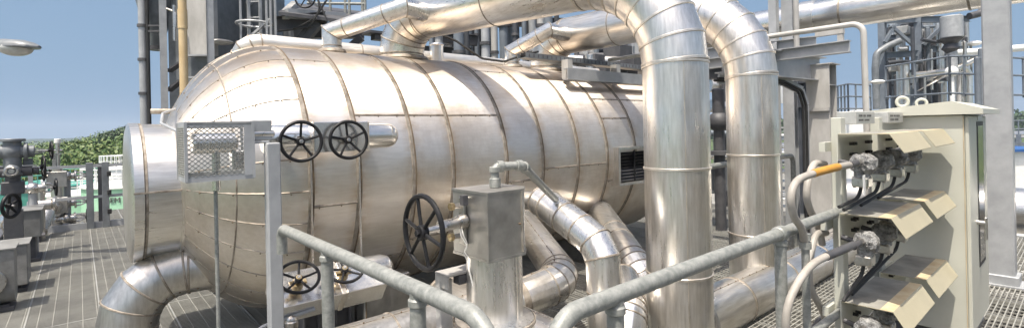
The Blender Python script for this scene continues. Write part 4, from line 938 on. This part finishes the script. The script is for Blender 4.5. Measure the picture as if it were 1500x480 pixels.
a = wcol(269, 8.7); m = MB(); m.cyl((a.x, a.y, -.02), (a.x, a.y, 7.5), .066, 20); z = zz(38, 8.7, 270); m.cyl((a.x, a.y, z - .05), (a.x, a.y, z + .28), .075, 20); m.build('pipe_run', 'beige', t)
t = thing('boiler_wall', 'broad dull grey riveted wall panel behind the dome and ladder', 'boiler wall', wcol(350, 11))
slab(311, 404, 10.8, -3, 8, .5, 'valve', 'wall_panel', t)
m = MB()
for px in (340, 366):
    for py in (4, 38, 56): c = at(px, py, 10.75); m.cyl(c, c - FW * .05, .07, 16, 0); 
m.build('stud', 'steel', t)
t = thing('flood_lamp', 'flat dome shaped lamp fitting on the grey casing behind the vessel dome', 'lamp', at(322, 62, 9.5))
c = at(323, 62, 9.5); m = MB(); m.ball(c, .22, 0, 24, 10, (1, 1, .22)); m.cyl(c, c + V((-.3, .1, .02)), .04, 10); m.build('lamp_dome', 'steel_w', t)
# caged ladder
t = thing('caged_ladder', 'grey caged ladder climbing the dull wall behind the vessel', 'ladder', wcol(372, 9.6))
lc = wcol(378, 9.7); la, lb_ = wcol(363, 9.8), wcol(385, 9.8)
for i, p in enumerate((wcol(366, 9.5), wcol(383, 9.5))):
    m = MB(); m.box((p.x, p.y, 4.2), (.05, .05, 6.4)); m.build('stile', 'steel', t)
for k in range(20):
    z = 1.4 + .3 * k; a, b = wcol(366, 9.5), wcol(383, 9.5); m = MB(); m.cyl((a.x, a.y, z), (b.x, b.y, z), .014, 8); m.build('rung', 'steel', t)
cen = wcol(374, 9.25)
for k in range(5):
    z = zz(36, 9.2, 374) - .9 + k * .92; m = MB(); m.torus((cen.x, cen.y, z), UP, .30, .022, 28, 6); m.build('hoop', 'steel', t)
for px in (354, 392, 398, 405):
    p = wcol(px, 9.1); m = MB(); m.box((p.x, p.y, 4.3), (.03, .03, 4.8)); m.build('cage_strip', 'steel', t)
m = MB(); m.bar(at(369, 52, 9.3), at(395, 28, 9.3), .04, .04); m.build('brace', 'steel', t)
# upper platform
t = thing('access_platform', 'steel access platform on dark beams and braces above the vessel at upper left', 'platform', wcol(470, 9.6))
YP = 9.4
def beam(nm, x0, y0, x1, y1, Y0, Y1, w_, h_, mat, par, I=True):
    m = MB(); (m.ibeam if I else m.bar)(at(x0, y0, Y0), at(x1, y1, Y1), w_, h_); return m.build(nm, mat, par)
beam('edge_beam', 420, 20, 505, 26, 9.2, 10.2, .12, .17, 'steel', t, False); beam('edge_beam', 432, 8, 418, 22, 10.4, 9.3, .12, .17, 'steel_w', t, False)
m = MB(); a, b, c_, d_ = at(408, 22, 9.0), at(505, 34, 9.6), at(540, 22, 11.5), at(430, 8, 11.5); m.add([a, b, c_, d_], [(0, 1, 2, 3)]); m.v = [tuple(V(p)) for p in m.v]; 
vs = [V(p) for p in m.v]; m = MB(); m.prism(vs, (0, 0, .06)); m.build('floor_plate', 'steel_d', t)
beam('main_beam', 404, 36, 478, 28, 9.3, 9.7, .2, .26, 'steel_d', t); beam('main_beam', 436, 46, 533, 46, 10.4, 10.8, .2, .30, 'steel_d', t)
beam('brace', 441, 62, 466, 32, 9.6, 9.6, .14, .2, 'steel_d', t, False); beam('brace', 510, 72, 530, 55, 10.6, 10.6, .12, .14, 'steel_d', t, False)
beam('column', 432, 30, 436, 120, 10.6, 10.6, .7, .3, 'valve', t, False)
for px in (484, 506, 512, 531, 535):
    p = at(px, 20, 10.6); m = MB(); m.cyl((p.x, p.y, p.z - .3), (p.x, p.y, p.z + 1.4), .03, 10); m.build('rail_post', 'galv', t)
for py in (-8, 5):
    m = MB(); m.cyl(at(450, py, 10.6), at(536, py + 1, 10.6), .03, 10); m.build('rail', 'galv', t)
c = at(447, -3, 9.3); wheel(t, c, -FW, .20, .016, 5, .2, .02); m = MB(); m.cyl(c, c + FW * .6, .03, 10); m.build('valve_stem', 'steel', t)
hosething('loose_cable', 'thin black cable looping in front of the upper left platform', 'cable', [at(450, -20, 9.2), at(464, -4, 9.1), at(471, 12, 9.1), at(462, 26, 9.1), at(445, 36, 9.2), at(430, 42, 9.3)], .018, 'rubber', .3, 8, 5)
t = thing('small_platform', 'dark flat bracket plate poking out left of the first overhead elbow', 'bracket', at(545, 48, 10))
m = MB(); a = at(536, 48, 10.2); m.box(a + V((.25, .0, 0)), (.5, .4, .05)); m.box(a + V((.3, .0, -.08)), (.3, .2, .1)); m.build('bracket_plate', 'steel_d', t)
# small bent instrument tube on the dome top
hosething('bent_tube', 'short rusty tube sticking out left from the dome above the end drum', 'tube', [(.95, 4.9, 1.95), (.62, 4.92, 1.80), (.44, 4.95, 1.80)], .022, 'seam', .06)
hosething('bent_tube', 'thin steel tube curling over the end drum to the mesh cage', 'tube', [(.44, 3.2, 1.60), (.40, 3.9, 1.68), (.45, 4.3, 1.76), (.55, 4.5, 1.80)], .009, 'steel', .1)

# row of tall vertical tubes behind the vessel
xs = [632, 643, 657, 672, 684, 698, 711, 724, 738, 755, 768, 780, 792, 803, 816, 905, 925, 955, 1050]
for i, px in enumerate(xs):
    Y = 10.5 + (i % 3) * .9; p = at(px, 60, Y); t = thing('vertical_tube', 'vertical grey tube in the dense bank behind the vessel crest', 'tube', (p.x, p.y, -.02), 'bank of vertical tubes behind the vessel')
    r_ = (.05, .09, .075, .11, .06)[i % 5]
    m = MB(); m.cyl((p.x, p.y, -.02), (p.x, p.y, 6), r_, 16); m.build('tube_run', ['farsteel', 'steel', 'steel_w', 'farsteel', 'fardark'][i % 5], t)
    m = MB(); z = at(px, 40 + 13 * (i % 4), Y).z; m.cyl((p.x, p.y, z), (p.x, p.y, z + .06), r_ * 1.35, 12); m.build('collar', 'steel_d', t)
for i in range(16):
    px = 640 + i * 10.5 + (i * 7 % 5); Y = 12.4 + (i % 4) * .5; p = at(px, 60, Y); t = thing('vertical_tube', 'vertical grey tube in the dense bank behind the vessel crest', 'tube', (p.x, p.y, -.02), 'bank of vertical tubes behind the vessel')
    m = MB(); m.cyl((p.x, p.y, -.02), (p.x, p.y, 6.5), (.09, .12, .07)[i % 3], 16); m.build('tube_run', ('fardark', 'farsteel', 'steel_d')[i % 3], t)
t = thing('pipe_rack', 'dark steel rack of beams and pipes behind the vessel between the overhead pipes', 'pipe rack', wcol(760, 12))
for (x0, y0, x1, y1, Y) in ((625, 52, 700, 60, 11.8), (620, 75, 690, 78, 12.2), (840, 95, 960, 100, 11), (850, 105, 1060, 108, 10), (700, 30, 990, 40, 13)):
    m = MB(); m.ibeam(at(x0, y0, Y), at(x1, y1, Y), .16, .24); m.build('beam', 'steel_d', t)
for px in (860, 900, 940, 1056):
    p = at(px, 80, 10.5); m = MB(); m.ibeam((p.x, p.y, -.03), (p.x, p.y, 3.4), .2, .2, .014, 0, (1, 0, 0)); m.build('column', 'steel', t)
for (x0, y0, x1, y1, Y, r_) in ((830, 88, 950, 92, 9.6, .10), (1040, 155, 1075, 160, 9.6, .12), (1040, 228, 1075, 230, 9, .06), (1040, 262, 1075, 262, 9, .05), (1040, 125, 1075, 128, 10, .14)):
    m = MB(); m.cyl(at(x0, y0, Y), at(x1, y1, Y), r_, 16); m.build('pipe', 'clady', t)
for (px, py, Y, sx) in ((870, 90, 9.4, .3), (905, 80, 9.8, .4), (885, 100, 9.2, .25), (925, 92, 9.2, .3)):
    c = at(px, py, Y); m = MB(); m.box(c, (sx, sx, sx * .8), 0, None, .01); m.build('junction_box', 'steel_d', t)
for k, (x0, y0, x1, y1, Y, r_) in enumerate(((845, 82, 1060, 88, 10.5, .08), (850, 112, 1000, 118, 8.8, .06), (835, 70, 960, 78, 11.5, .1), (1040, 60, 1080, 62, 9, .1), (1040, 195, 1075, 196, 8.5, .05), (880, 60, 1060, 66, 12.5, .14))):
    m = MB(); m.cyl(at(x0, y0, Y), at(x1, y1, Y), r_, 16); m.build('pipe', ('steel_d', 'dull', 'fardark', 'steel_d', 'farsteel', 'fardark')[k], t)
for k, px in enumerate((845, 873, 893, 915, 932, 1048, 1060)):
    p = at(px, 90, 9.8 + k % 3); m = MB(); m.cyl((p.x, p.y, -.02), (p.x, p.y, 3.3 + .2 * (k % 2)), .05 + .02 * (k % 3), 14); m.build('standpipe', ('steel_d', 'farsteel', 'dull')[k % 3], t)
c = at(865, 88, 9.3); m = MB(); m.cyl((c.x, c.y, 1.5), (c.x, c.y, c.z + .1), .09, 20, 0, .01); m.cyl((c.x, c.y, c.z - .05), (c.x, c.y, c.z), .13, 20); m.build('stub_pipe', 'chrome', t)
# equipment glimpsed between the downcomers
t = thing('control_valve', 'dark valve actuator with a black wheel glimpsed between the two downcomers', 'valve', wcol(1054, 7.6))
c = at(1053, 178, 7.6); m = MB(); m.cyl((c.x, c.y, -.02), (c.x, c.y, c.z), .08, 20); m.ball(c, .16); m.cyl(c + V((0, 0, .0)), c + V((0, 0, .5)), .09, 20, 0, .02); m.cyl(c + V((0, 0, -.5)), c + V((0, 0, -.44)), .2, 20); m.build('valve_body', 'steel_d', t); wheel(t, c + V((-.1, -.3, .1)), (-.4, -1, .2), .17, .018, 5, .3, .02)
m = MB(); m.box(c + V((.3, .3, -.9)), (.6, .4, .4), 0, None, .01); m.build('actuator_box', 'valve', t)

# ------------------------------------------------------------------ unseen plant added behind the camera to put dark reflections in the cladding
t = thing('pipe_rack', 'dark pipe rack added out of view behind the camera to darken the cladding reflections', 'pipe rack', (3, -6.5, 0))
for x in (-3, -.6, 1.7, 4.1, 6.6, 9.2):
    m = MB(); m.ibeam((x, -6.2, -.03), (x, -6.2, 3.2), .25, .25, .02, 0, (1, 0, 0)); m.build('column', 'steel_d', t)
for z in (1.0, 2.1, 3.2):
    m = MB(); m.ibeam((-3.2, -6.2, z), (9.4, -6.2, z), .2, .3); m.build('beam', 'steel_d', t)
    for k in range(4): m = MB(); m.cyl((-3.3, -6.6 - .4 * k, z + .35), (9.5, -6.6 - .4 * k, z + .35), .10 + .05 * (k % 3), 20); m.build('pipe', ('dull', 'valve', 'steel_d', 'dull')[k], t)
for i, (x, r_, h_) in enumerate(((-2.2, .5, 2.2), (-.2, .7, 1.7), (2.6, .45, 2.4), (5.2, .8, 1.8), (7.6, .55, 2.5))):
    m = MB(); m.cyl((x, -5.2, -.02), (x, -5.2, h_), r_, 32, 0, .1); m.build('drum', ('valve', 'steel_d', 'valve', 'dull', 'steel_d')[i], t)

# ------------------------------------------------------------------ view through the gap right of the farther downcomer
def railing(label, pts, zs, nposts, par_group=None, r_=.022, mat='galv', hgt=1.1):
    t = thing('platform_railing', label, 'railing', pts[0]); P_ = [V(p) for p in pts]
    for z in zs:
        m = MB(); m.sweep([p + V((0, 0, z)) for p in P_], r_, 10); m.build('rail', mat, t)
    for a, b in zip(P_, P_[1:]):
        for k in range(nposts + 1):
            p = a.lerp(b, k / nposts); m = MB(); m.cyl(p, p + V((0, 0, hgt)), r_ * 1.1, 10); m.build('rail_post', mat, t)
    return t
def gpt(px, py, Y): return at(px, py, Y)
railing('far guard rail seen low between the farther downcomer and the portal column', [at(1135, 250, 13), at(1230, 248, 13)], (1.1, .6, .15), 4)
t = thing('pipe_stanchions', 'three dark slim vertical pipes inside the portal opening', 'pipes', wcol(1174, 11))
for px in (1169, 1176, 1182):
    p = wcol(px, 11.5); m = MB(); m.cyl((p.x, p.y, -6.9), (p.x, p.y, zz(118, 11.5, px)), .055, 14); m.build('pipe', 'fardark', t)
for q in ((1162, 155, 1190, 154, .08), (1140, 122, 1190, 118, .11)): m = MB(); m.bar(at(q[0], q[1], 11.4), at(q[2], q[3], 11.4), q[4], .08); m.build('pipe_clip', 'fardark', t)
for i, (px, py, Y, lab) in enumerate(((1161, 143, 24, 'slim lamp post with a white head seen inside the portal opening'), (1422, 64, 22, 'slim lamp post with a small pale head above the railings left of the square column'))):
    p = at(px, py, Y); t = thing('lamp_post', lab, 'lamp', (p.x, p.y, -6.9)); m = MB(); m.cyl((p.x, p.y, -6.9), (p.x, p.y, p.z), .045, 10); m.build('pole', 'galv', t)
    m = MB(); m.ball(p + V((.1, -.1, 0)), .28, 0, 16, 8, (1, 1, .4)); m.build('lamp_head', 'white', t)
p = at(1148, 125, 14); t = thing('hanging_lamp', 'white box lamp hanging beside the farther downcomer', 'lamp', p); m = MB(); m.prism([p + V((-.12, 0, 0)), p + V((.12, 0, 0)), p + V((.2, 0, -.5)), p + V((-.2, 0, -.5))], V((.12, .12, 0))); m.cyl(p, p + V((0, 0, .3)), .03, 8); m.build('lamp_case', 'white', t)

# far pipe racks and units seen through the gap and right of the cabinet: every unit its own steel frame
def rack(label, px0, px1, Y, levels, seed, mat='farsteel', zt=0):
    rr = random.Random(seed); a, b = wcol(px0, Y), wcol(px1, Y); t = thing('far_pipe_rack', label, 'pipe rack', (a.x, a.y, -6.9), 'far pipe racks on the plant ground')
    e = (b - a); n = V((-e.y, e.x, 0)).normalized() * 3; nb = max(2, int(e.length / 4))
    for k in range(nb + 1):
        p = a.lerp(b, k / nb)
        m = MB(); m.bar((p.x, p.y, -6.9), (p.x, p.y, levels[-1] + .4), .22); q = p + n; m.bar((q.x, q.y, -6.9), (q.x, q.y, levels[-1] + .4), .22)
        for z in levels: m.bar((p.x, p.y, z), (q.x, q.y, z), .18, .25)
        m.build('portal_frame', mat, t)
    for z in levels:
        m = MB(); m.bar((a.x, a.y, z - .2), (b.x, b.y, z - .2), .15, .2); m.build('beam', mat, t)
        for j in range(5):
            o_ = n * rr.uniform(.05, .95); r_ = rr.choice((.06, .1, .16, .22)); m = MB(); m.cyl(a + o_ + UP * (z + r_ + .1), b + o_ + UP * (z + r_ + .1), r_, 12); m.build('pipe', rr.choice(('clady', 'bright', 'white', 'steel')), t)
    m = MB()
    for z in (levels[-1] + 1.2, levels[-1] + .7): m.cyl((a.x, a.y, z), (b.x, b.y, z), .035, 8)
    for k in range(nb * 3 + 1): p = a.lerp(b, k / (nb * 3)); m.cyl((p.x, p.y, levels[-1]), (p.x, p.y, levels[-1] + 1.2), .035, 8)
    m.build('guard_rail', mat, t)
rack('far pipe rack low on the ground seen through the portal opening', 1120, 1250, 38, (-4.5, -2.6, -.9), 3)
rack('second far pipe rack beyond the first one in the portal opening', 1100, 1270, 62, (-3.5, -1.5, -.2), 5)
rack('far pipe rack glimpsed behind the square column at the right edge', 1400, 1580, 30, (-3.5, -1.6, .2), 8)

# process structure behind the cabinet
t = thing('process_tower', 'tall steel frame full of vessels and bent pipes rising behind the cream cabinet', 'process tower', wcol(1330, 22))
Yp = 22.0
def vcylp(nm, px, y0, y1, Y, wpx, mat, par=None, bev=.03):
    p0, p1 = at(px, y1, Y), at(px, y0, Y); r_ = wpx * Y / F / 2; m = MB(); m.cyl((p0.x, p0.y, p0.z), (p0.x, p0.y, p1.z), r_, 24, 0, min(bev, r_ * .3)); return m.build(nm, mat, par or t)
for px in (1293, 1346):
    p = wcol(px, Yp); m = MB(); m.ibeam((p.x, p.y, -6.9), (p.x, p.y, 9), .25, .25, .03, 0, (1, 0, 0)); m.build('column', 'farsteel', t)
for (x0, y0, x1, y1, Y) in ((1290, 82, 1346, 78, 22), (1346, 72, 1410, 72, 22), (1290, 30, 1420, 28, 22), (1300, 56, 1346, 52, 24), (1346, 100, 1420, 100, 24), (1300, 108, 1346, 106, 24)):
    m = MB(); m.ibeam(at(x0, y0, Y), at(x1, y1, Y), .2, .26); m.build('beam', 'farsteel', t)
for (x0, y0, x1, y1) in ((1305, 38, 1337, 66), (1385, 33, 1352, 66), (1296, 62, 1312, 35)):
    m = MB(); m.bar(at(x0, y0, 21.8), at(x1, y1, 21.8), .12); m.build('brace', 'farsteel', t)
vcylp('drum', 1394, 24, 56, 21, 27, 'steel'); vcylp('drum', 1330, 35, 52, 23, 18, 'fardark'); vcylp('drum', 1318, 30, 75, 24, 14, 'farsteel')
for px, y0, y1, w_, mt in ((1319, 62, 160, 8, 'clady'), (1327, 92, 160, 11, 'cladv'), (1378, 45, 105, 9, 'cladv'), (1391, 56, 75, 7, 'fardark'), (1395, 70, 110, 13, 'steel'), (1360, 40, 120, 6, 'farsteel'), (1408, 20, 160, 4, 'farsteel'), (1370, 90, 160, 7, 'fardark'), (1411, 105, 160, 12, 'clady'), (1338, 40, 110, 5, 'fardark'), (1304, 40, 140, 4, 'fardark')):
    vcylp('riser', px, y0, y1, 21 + (px % 3), w_, mt)
for pts, w_, mt in (([(1284, 160), (1282, 100), (1284, 78), (1300, 68), (1318, 60)], 9, 'valve'), ([(1400, 150), (1402, 100), (1412, 95), (1420, 110), (1420, 160)], 8, 'cladv'), ([(1396, 78), (1430, 76), (1500, 70)], 10, 'white'), ([(1335, 110), (1360, 108), (1385, 104)], 8, 'clady'), ([(1420, 24), (1436, 20), (1442, 12)], 10, 'steel_d'), ([(1350, 58), (1370, 62), (1385, 60)], 5, 'fardark'), ([(1300, 92), (1320, 90), (1350, 92)], 5, 'fardark')):
    m = MB(); m.sweep(fillet([at(a, b, Yp - .4) for a, b in pts], .35, 5), w_ * Yp / F / 2, 16); m.build('bent_pipe', mt, t)
c = at(1394, 105, 20); m = MB(); m.ball(c, .22); m.cyl(c + V((0, 0, -1.2)), c, .08, 12); m.build('sight_globe', 'white', t)
c = at(1392, 68, 21); m = MB(); m.lathe(c, (0, 0, 1), [(-.3, .12), (-.1, .3), (.1, .2), (.3, .45)], 20); m.build('hopper', 'steel_d', t)
r9 = random.Random(21)
for k in range(16):
    px = 1300 + k * 7.6; y0 = 30 + 37 * (k % 3); vcylp('riser', px, y0, 160, 24 + (k % 4), 3 + 2 * (k % 3), ('fardark', 'farsteel', 'steel_d', 'dull')[k % 4])
for k in range(26):
    px = r9.choice((1298, 1303, 1309, 1315, 1323, 1334, 1340, 1351, 1356, 1365, 1372, 1386, 1404, 1415)) + r9.uniform(-2, 2); y0 = r9.uniform(25, 110); y1 = y0 + r9.uniform(25, 80)
    vcylp('riser', px, y0, y1, r9.uniform(21, 26), r9.uniform(2.5, 7), r9.choice(('fardark', 'farsteel', 'clady', 'steel_d', 'steel_w', 'dull')))
for k in range(22):
    px = r9.uniform(1298, 1420); y0 = r9.uniform(20, 85); y1 = y0 + r9.uniform(18, 50)
    vcylp('vessel', px, y0, y1, r9.uniform(22.5, 27), r9.uniform(6, 14), r9.choice(('fardark', 'farsteel', 'dull', 'steel_d', 'steel_w', 'cladv')))
for k in range(14):
    px = r9.uniform(1296, 1400); py = r9.uniform(35, 135); L = r9.uniform(12, 40); Y = r9.uniform(21, 26); m = MB(); m.cyl(at(px, py, Y), at(px + L, py - L * .05, Y), r9.uniform(.04, .10), 12); m.build('cross_pipe', r9.choice(('fardark', 'farsteel', 'clady', 'steel')), t)
for (px, py, sz) in ((1345, 100, .4), (1322, 45, .5), (1365, 95, .35), (1308, 100, .4), (1355, 48, .4)):
    m = MB(); m.box(at(px, py, 22.6), (sz, sz, sz * .7), 0, None, .02); m.build('equipment_box', rnd.choice(('steel', 'fardark', 'steel_w')), t)
railing('double guard rail in front of the process tower above the cabinet lid', [at(1298, 146, 11.5) , at(1392, 140, 9.6), at(1436, 143, 9.0), at(1500, 143, 9.6)], (0.75, .42, .05), 2, None, .020, 'farsteel', .78)
for px in (1432, 1438):
    pass
t = thing('rail_standard', 'pair of thick upright rail standards left of the square column', 'posts', wcol(1435, 8.6))
for px, yt in ((1431, 84), (1437, 71)):
    p = at(px, yt, 8.6); m = MB(); m.cyl((p.x, p.y, .0), (p.x, p.y, p.z), .042, 14, 0, .01); m.build('upright', 'farsteel', t)
railing('small caged platform rail standing left of the cabinet top against the sky', [at(1228, 172, 24), at(1243, 172, 22.5), at(1276, 172, 23.5)], (1.5, .95, .4), 3, None, .035, 'farsteel', 1.5)
t = thing('dome_tank', 'white domed tank top peeping over the first nameplate', 'tank', (*at(1252, 190, 23).xy, -6.9)); c = at(1256, 172, 23)
m = MB(); m.cyl((c.x, c.y, -6.9), (c.x, c.y, c.z), .62, 32); m.build('tank_wall', 'white', t); m = MB(); m.ball(c, .62, 0, 24, 12, (1, 1, .6)); m.build('dome', 'white', t)
c = at(1286, 120, 4.95); t = thing('tank_lamp', 'small pale oval lamp clipped to the bent tube above the cabinet', 'lamp', c); m = MB(); m.ball(c, .055, 0, 20, 10, (1.1, 1.1, .4)); m.build('lamp_case', 'white', t); m = MB(); m.box((c + V((5.0, 1.23, c.z))) / 2 if False else c + V((-.02, .06, 0)), (.03, .1, .03)); m.build('clip', 'steel', t)
# blue fascia and shed right edge
t = thing('far_shed', 'pale shed with a blue fascia behind the square column', 'shed', (*at(1480, 240, 26).xy, -6.9)); a, b = wcol(1445, 26), wcol(1560, 26); zt = zz(222, 26, 1480)
e = (b - a).normalized(); n = V((-e.y, e.x, 0)); m = MB(); m.box((a + b) / 2 + n * 2 + UP * ((zt - 6.9) / 2), ((b - a).length, 4, zt + 6.9), 0, (e, n, UP)); m.build('shed_wall', 'white', t); m = MB(); m.box((a + b) / 2 + n * 1.9 + UP * (zt + .06), ((b - a).length + .3, 4.3, .14), 0, (e, n, UP)); m.build('fascia', 'bluetrim', t)

# ------------------------------------------------------------------ woods and hills
def leafcloud(blobs, n, size, mat, name, seed):
    R_ = np.random.default_rng(seed); B = np.array(blobs); vol = (B[:, 3] * B[:, 4] * B[:, 5]) ** (2 / 3); pk = R_.choice(len(B), n, p=vol / vol.sum())
    d = R_.normal(size=(n, 3)); d /= np.linalg.norm(d, axis=1)[:, None]; rad = R_.uniform(.72, 1.04, n) ** .6
    C = B[pk, :3] + d * B[pk, 3:6] * rad[:, None]
    nr = d + R_.normal(size=(n, 3)) * .5; nr /= np.linalg.norm(nr, axis=1)[:, None]
    a = np.cross(nr, R_.normal(size=(n, 3))); a /= np.linalg.norm(a, axis=1)[:, None]; b = np.cross(nr, a)
    s_ = size * R_.uniform(.5, 1.3, n)[:, None]
    vs = np.stack([C - a * s_ - b * s_ * .6, C + a * s_ - b * s_ * .6, C + a * s_ + b * s_ * .6, C - a * s_ + b * s_ * .6], 1).reshape(-1, 3)
    me = bpy.data.meshes.new(name); me.vertices.add(4 * n); me.vertices.foreach_set('co', vs.ravel()); me.loops.add(4 * n); me.loops.foreach_set('vertex_index', np.arange(4 * n)); me.polygons.add(n); me.polygons.foreach_set('loop_start', np.arange(0, 4 * n, 4)); me.update(calc_edges=True); me.materials.append(M[mat])
    return me
R_ = random.Random(4); blobs = []
def ridge(px):
    pts = [(-60, 206), (0, 205), (40, 204), (75, 203), (100, 200), (125, 195), (150, 192), (180, 184), (230, 186), (300, 190), (420, 192)]
    for (x0, y0), (x1, y1) in zip(pts, pts[1:]):
        if x0 <= px <= x1: return y0 + (y1 - y0) * (px - x0) / (x1 - x0)
    return 212
for k in range(420):
    px = R_.uniform(-60, 420); Y = R_.uniform(60, 150); rr_ = R_.uniform(2.2, 4.5)
    top = at(px, ridge(px) + (150 - Y) * .18 + R_.uniform(0, 10), Y); zc = min(top.z - rr_ * .8, 8); blobs.append((top.x, top.y, zc, rr_, rr_, rr_ * R_.uniform(.7, 1.0)))
    if k % 2 == 0: blobs.append((top.x, top.y, zc - rr_ * 1.2, rr_ * 1.2, rr_ * 1.2, rr_))
me = leafcloud(blobs, 210000, .19, 'leaf', 'forest', 2); o = bpy.data.objects.new('forest', me); COL.objects.link(o); tag(o, 'mixed green woodland on the slope beyond the tanks', 'woodland', None, 'stuff')
for i, (px, py, Y, rr_, lab) in enumerate(((187, 184, 95, 3.6, 'dark rounded tree crown standing highest just left of the end drum'), (164, 192, 100, 2.8, 'darker tree crown on the ridge left of the highest one'), (228, 186, 105, 3.6, 'dark tree crown behind the end drum near the slim mast'))):
    c = at(px, py, Y); t = thing('broadleaf_tree', lab, 'tree', (c.x, c.y, -7))
    m = MB(); m.lathe((c.x, c.y, -7), (0, 0, 1), [(0, .4), (3, .28), (c.z + 7 - rr_, .2), (c.z + 7, .05)], 10)
    for k in range(6): a = k * 1.05; m.cyl((c.x, c.y, c.z - rr_ - .5), (c.x + math.cos(a) * rr_ * .6, c.y + math.sin(a) * rr_ * .6, c.z - rr_ * .3), .12, 6, 0, 0, .04)
    m.build('trunk', 'bark', t)
    bl = [(c.x, c.y, c.z - rr_ * .8, rr_ * .7, rr_ * .7, rr_ * .8)] + [(c.x + R_.uniform(-1, 1) * rr_ * .8, c.y + R_.uniform(-1, 1) * rr_ * .8, c.z - rr_ * R_.uniform(.5, 1.6), rr_ * .45, rr_ * .45, rr_ * .4) for _ in range(12)]
    me = leafcloud([(a - c.x, b - c.y, d_ + 7, e_, f_, g_) for a, b, d_, e_, f_, g_ in bl], 9000, .17, 'leaf2', 'crown', 10 + i); o = bpy.data.objects.new('crown', me); COL.objects.link(o); o.parent = t; WORLD[o] = WORLD[t]
blobs = []
for k in range(500):
    px = R_.uniform(850, 1600); Y = R_.uniform(240, 420); p = at(px, 182, Y); rr_ = R_.uniform(3, 7); blobs.append((p.x, p.y, -5 + rr_ * .6, rr_ * 1.6, rr_ * 1.6, rr_))
me = leafcloud(blobs, 26000, .9, 'leaf2', 'tree_belt', 5); o = bpy.data.objects.new('tree_belt', me); COL.objects.link(o); tag(o, 'hazy tree belt on the horizon seen through the portal opening', 'woodland', None, 'stuff')
def hill(name, pts, Y, depth):
    m = MB(); top = [at(px, py, Y) for px, py in pts]; n = len(top); vs = []
    for p in top: vs += [(p.x - FW.x * depth, p.y - FW.y * depth, -7.5), (p.x - FW.x * depth * .4, p.y - FW.y * depth * .4, -7 + (p.z + 7) * .7), tuple(p), (p.x + FW.x * depth, p.y + FW.y * depth, -7.5)]
    m.add(vs, [(4 * i + j, 4 * i + 4 + j, 4 * i + 5 + j, 4 * i + 1 + j) for i in range(n - 1) for j in range(3)]); struct(m, name, 'hill', sharp=60)
hill('hill_slope', [(-300, 226), (-100, 225), (0, 224), (75, 222), (110, 218), (150, 210), (190, 205), (300, 205), (500, 205), (700, 205)], 190, 90)
hill('far_hills', [(-400, 206), (-150, 203), (-20, 206), (30, 205), (60, 203), (90, 206), (130, 201), (200, 199), (350, 197), (600, 191), (900, 184), (1100, 179), (1300, 175), (1600, 170), (1900, 164)], 1400, 400)

M['haze'] = bpy.data.materials.new('haze'); hm = M['haze']; hm.use_nodes = True; ht = hm.node_tree; ht.nodes.clear()
ho = ht.nodes.new('ShaderNodeOutputMaterial'); hv = ht.nodes.new('ShaderNodeVolumePrincipled'); hv.inputs['Color'].default_value = (.74, .86, 1.0, 1); hv.inputs['Density'].default_value = .00034; hv.inputs['Anisotropy'].default_value = .2
ht.links.new(hv.outputs[0], ho.inputs['Volume'])
m = MB(); m.box((900, 1000, 31), (4400, 4400, 78.4)); o = m.build('haze', 'haze'); o['kind'] = 'stuff'
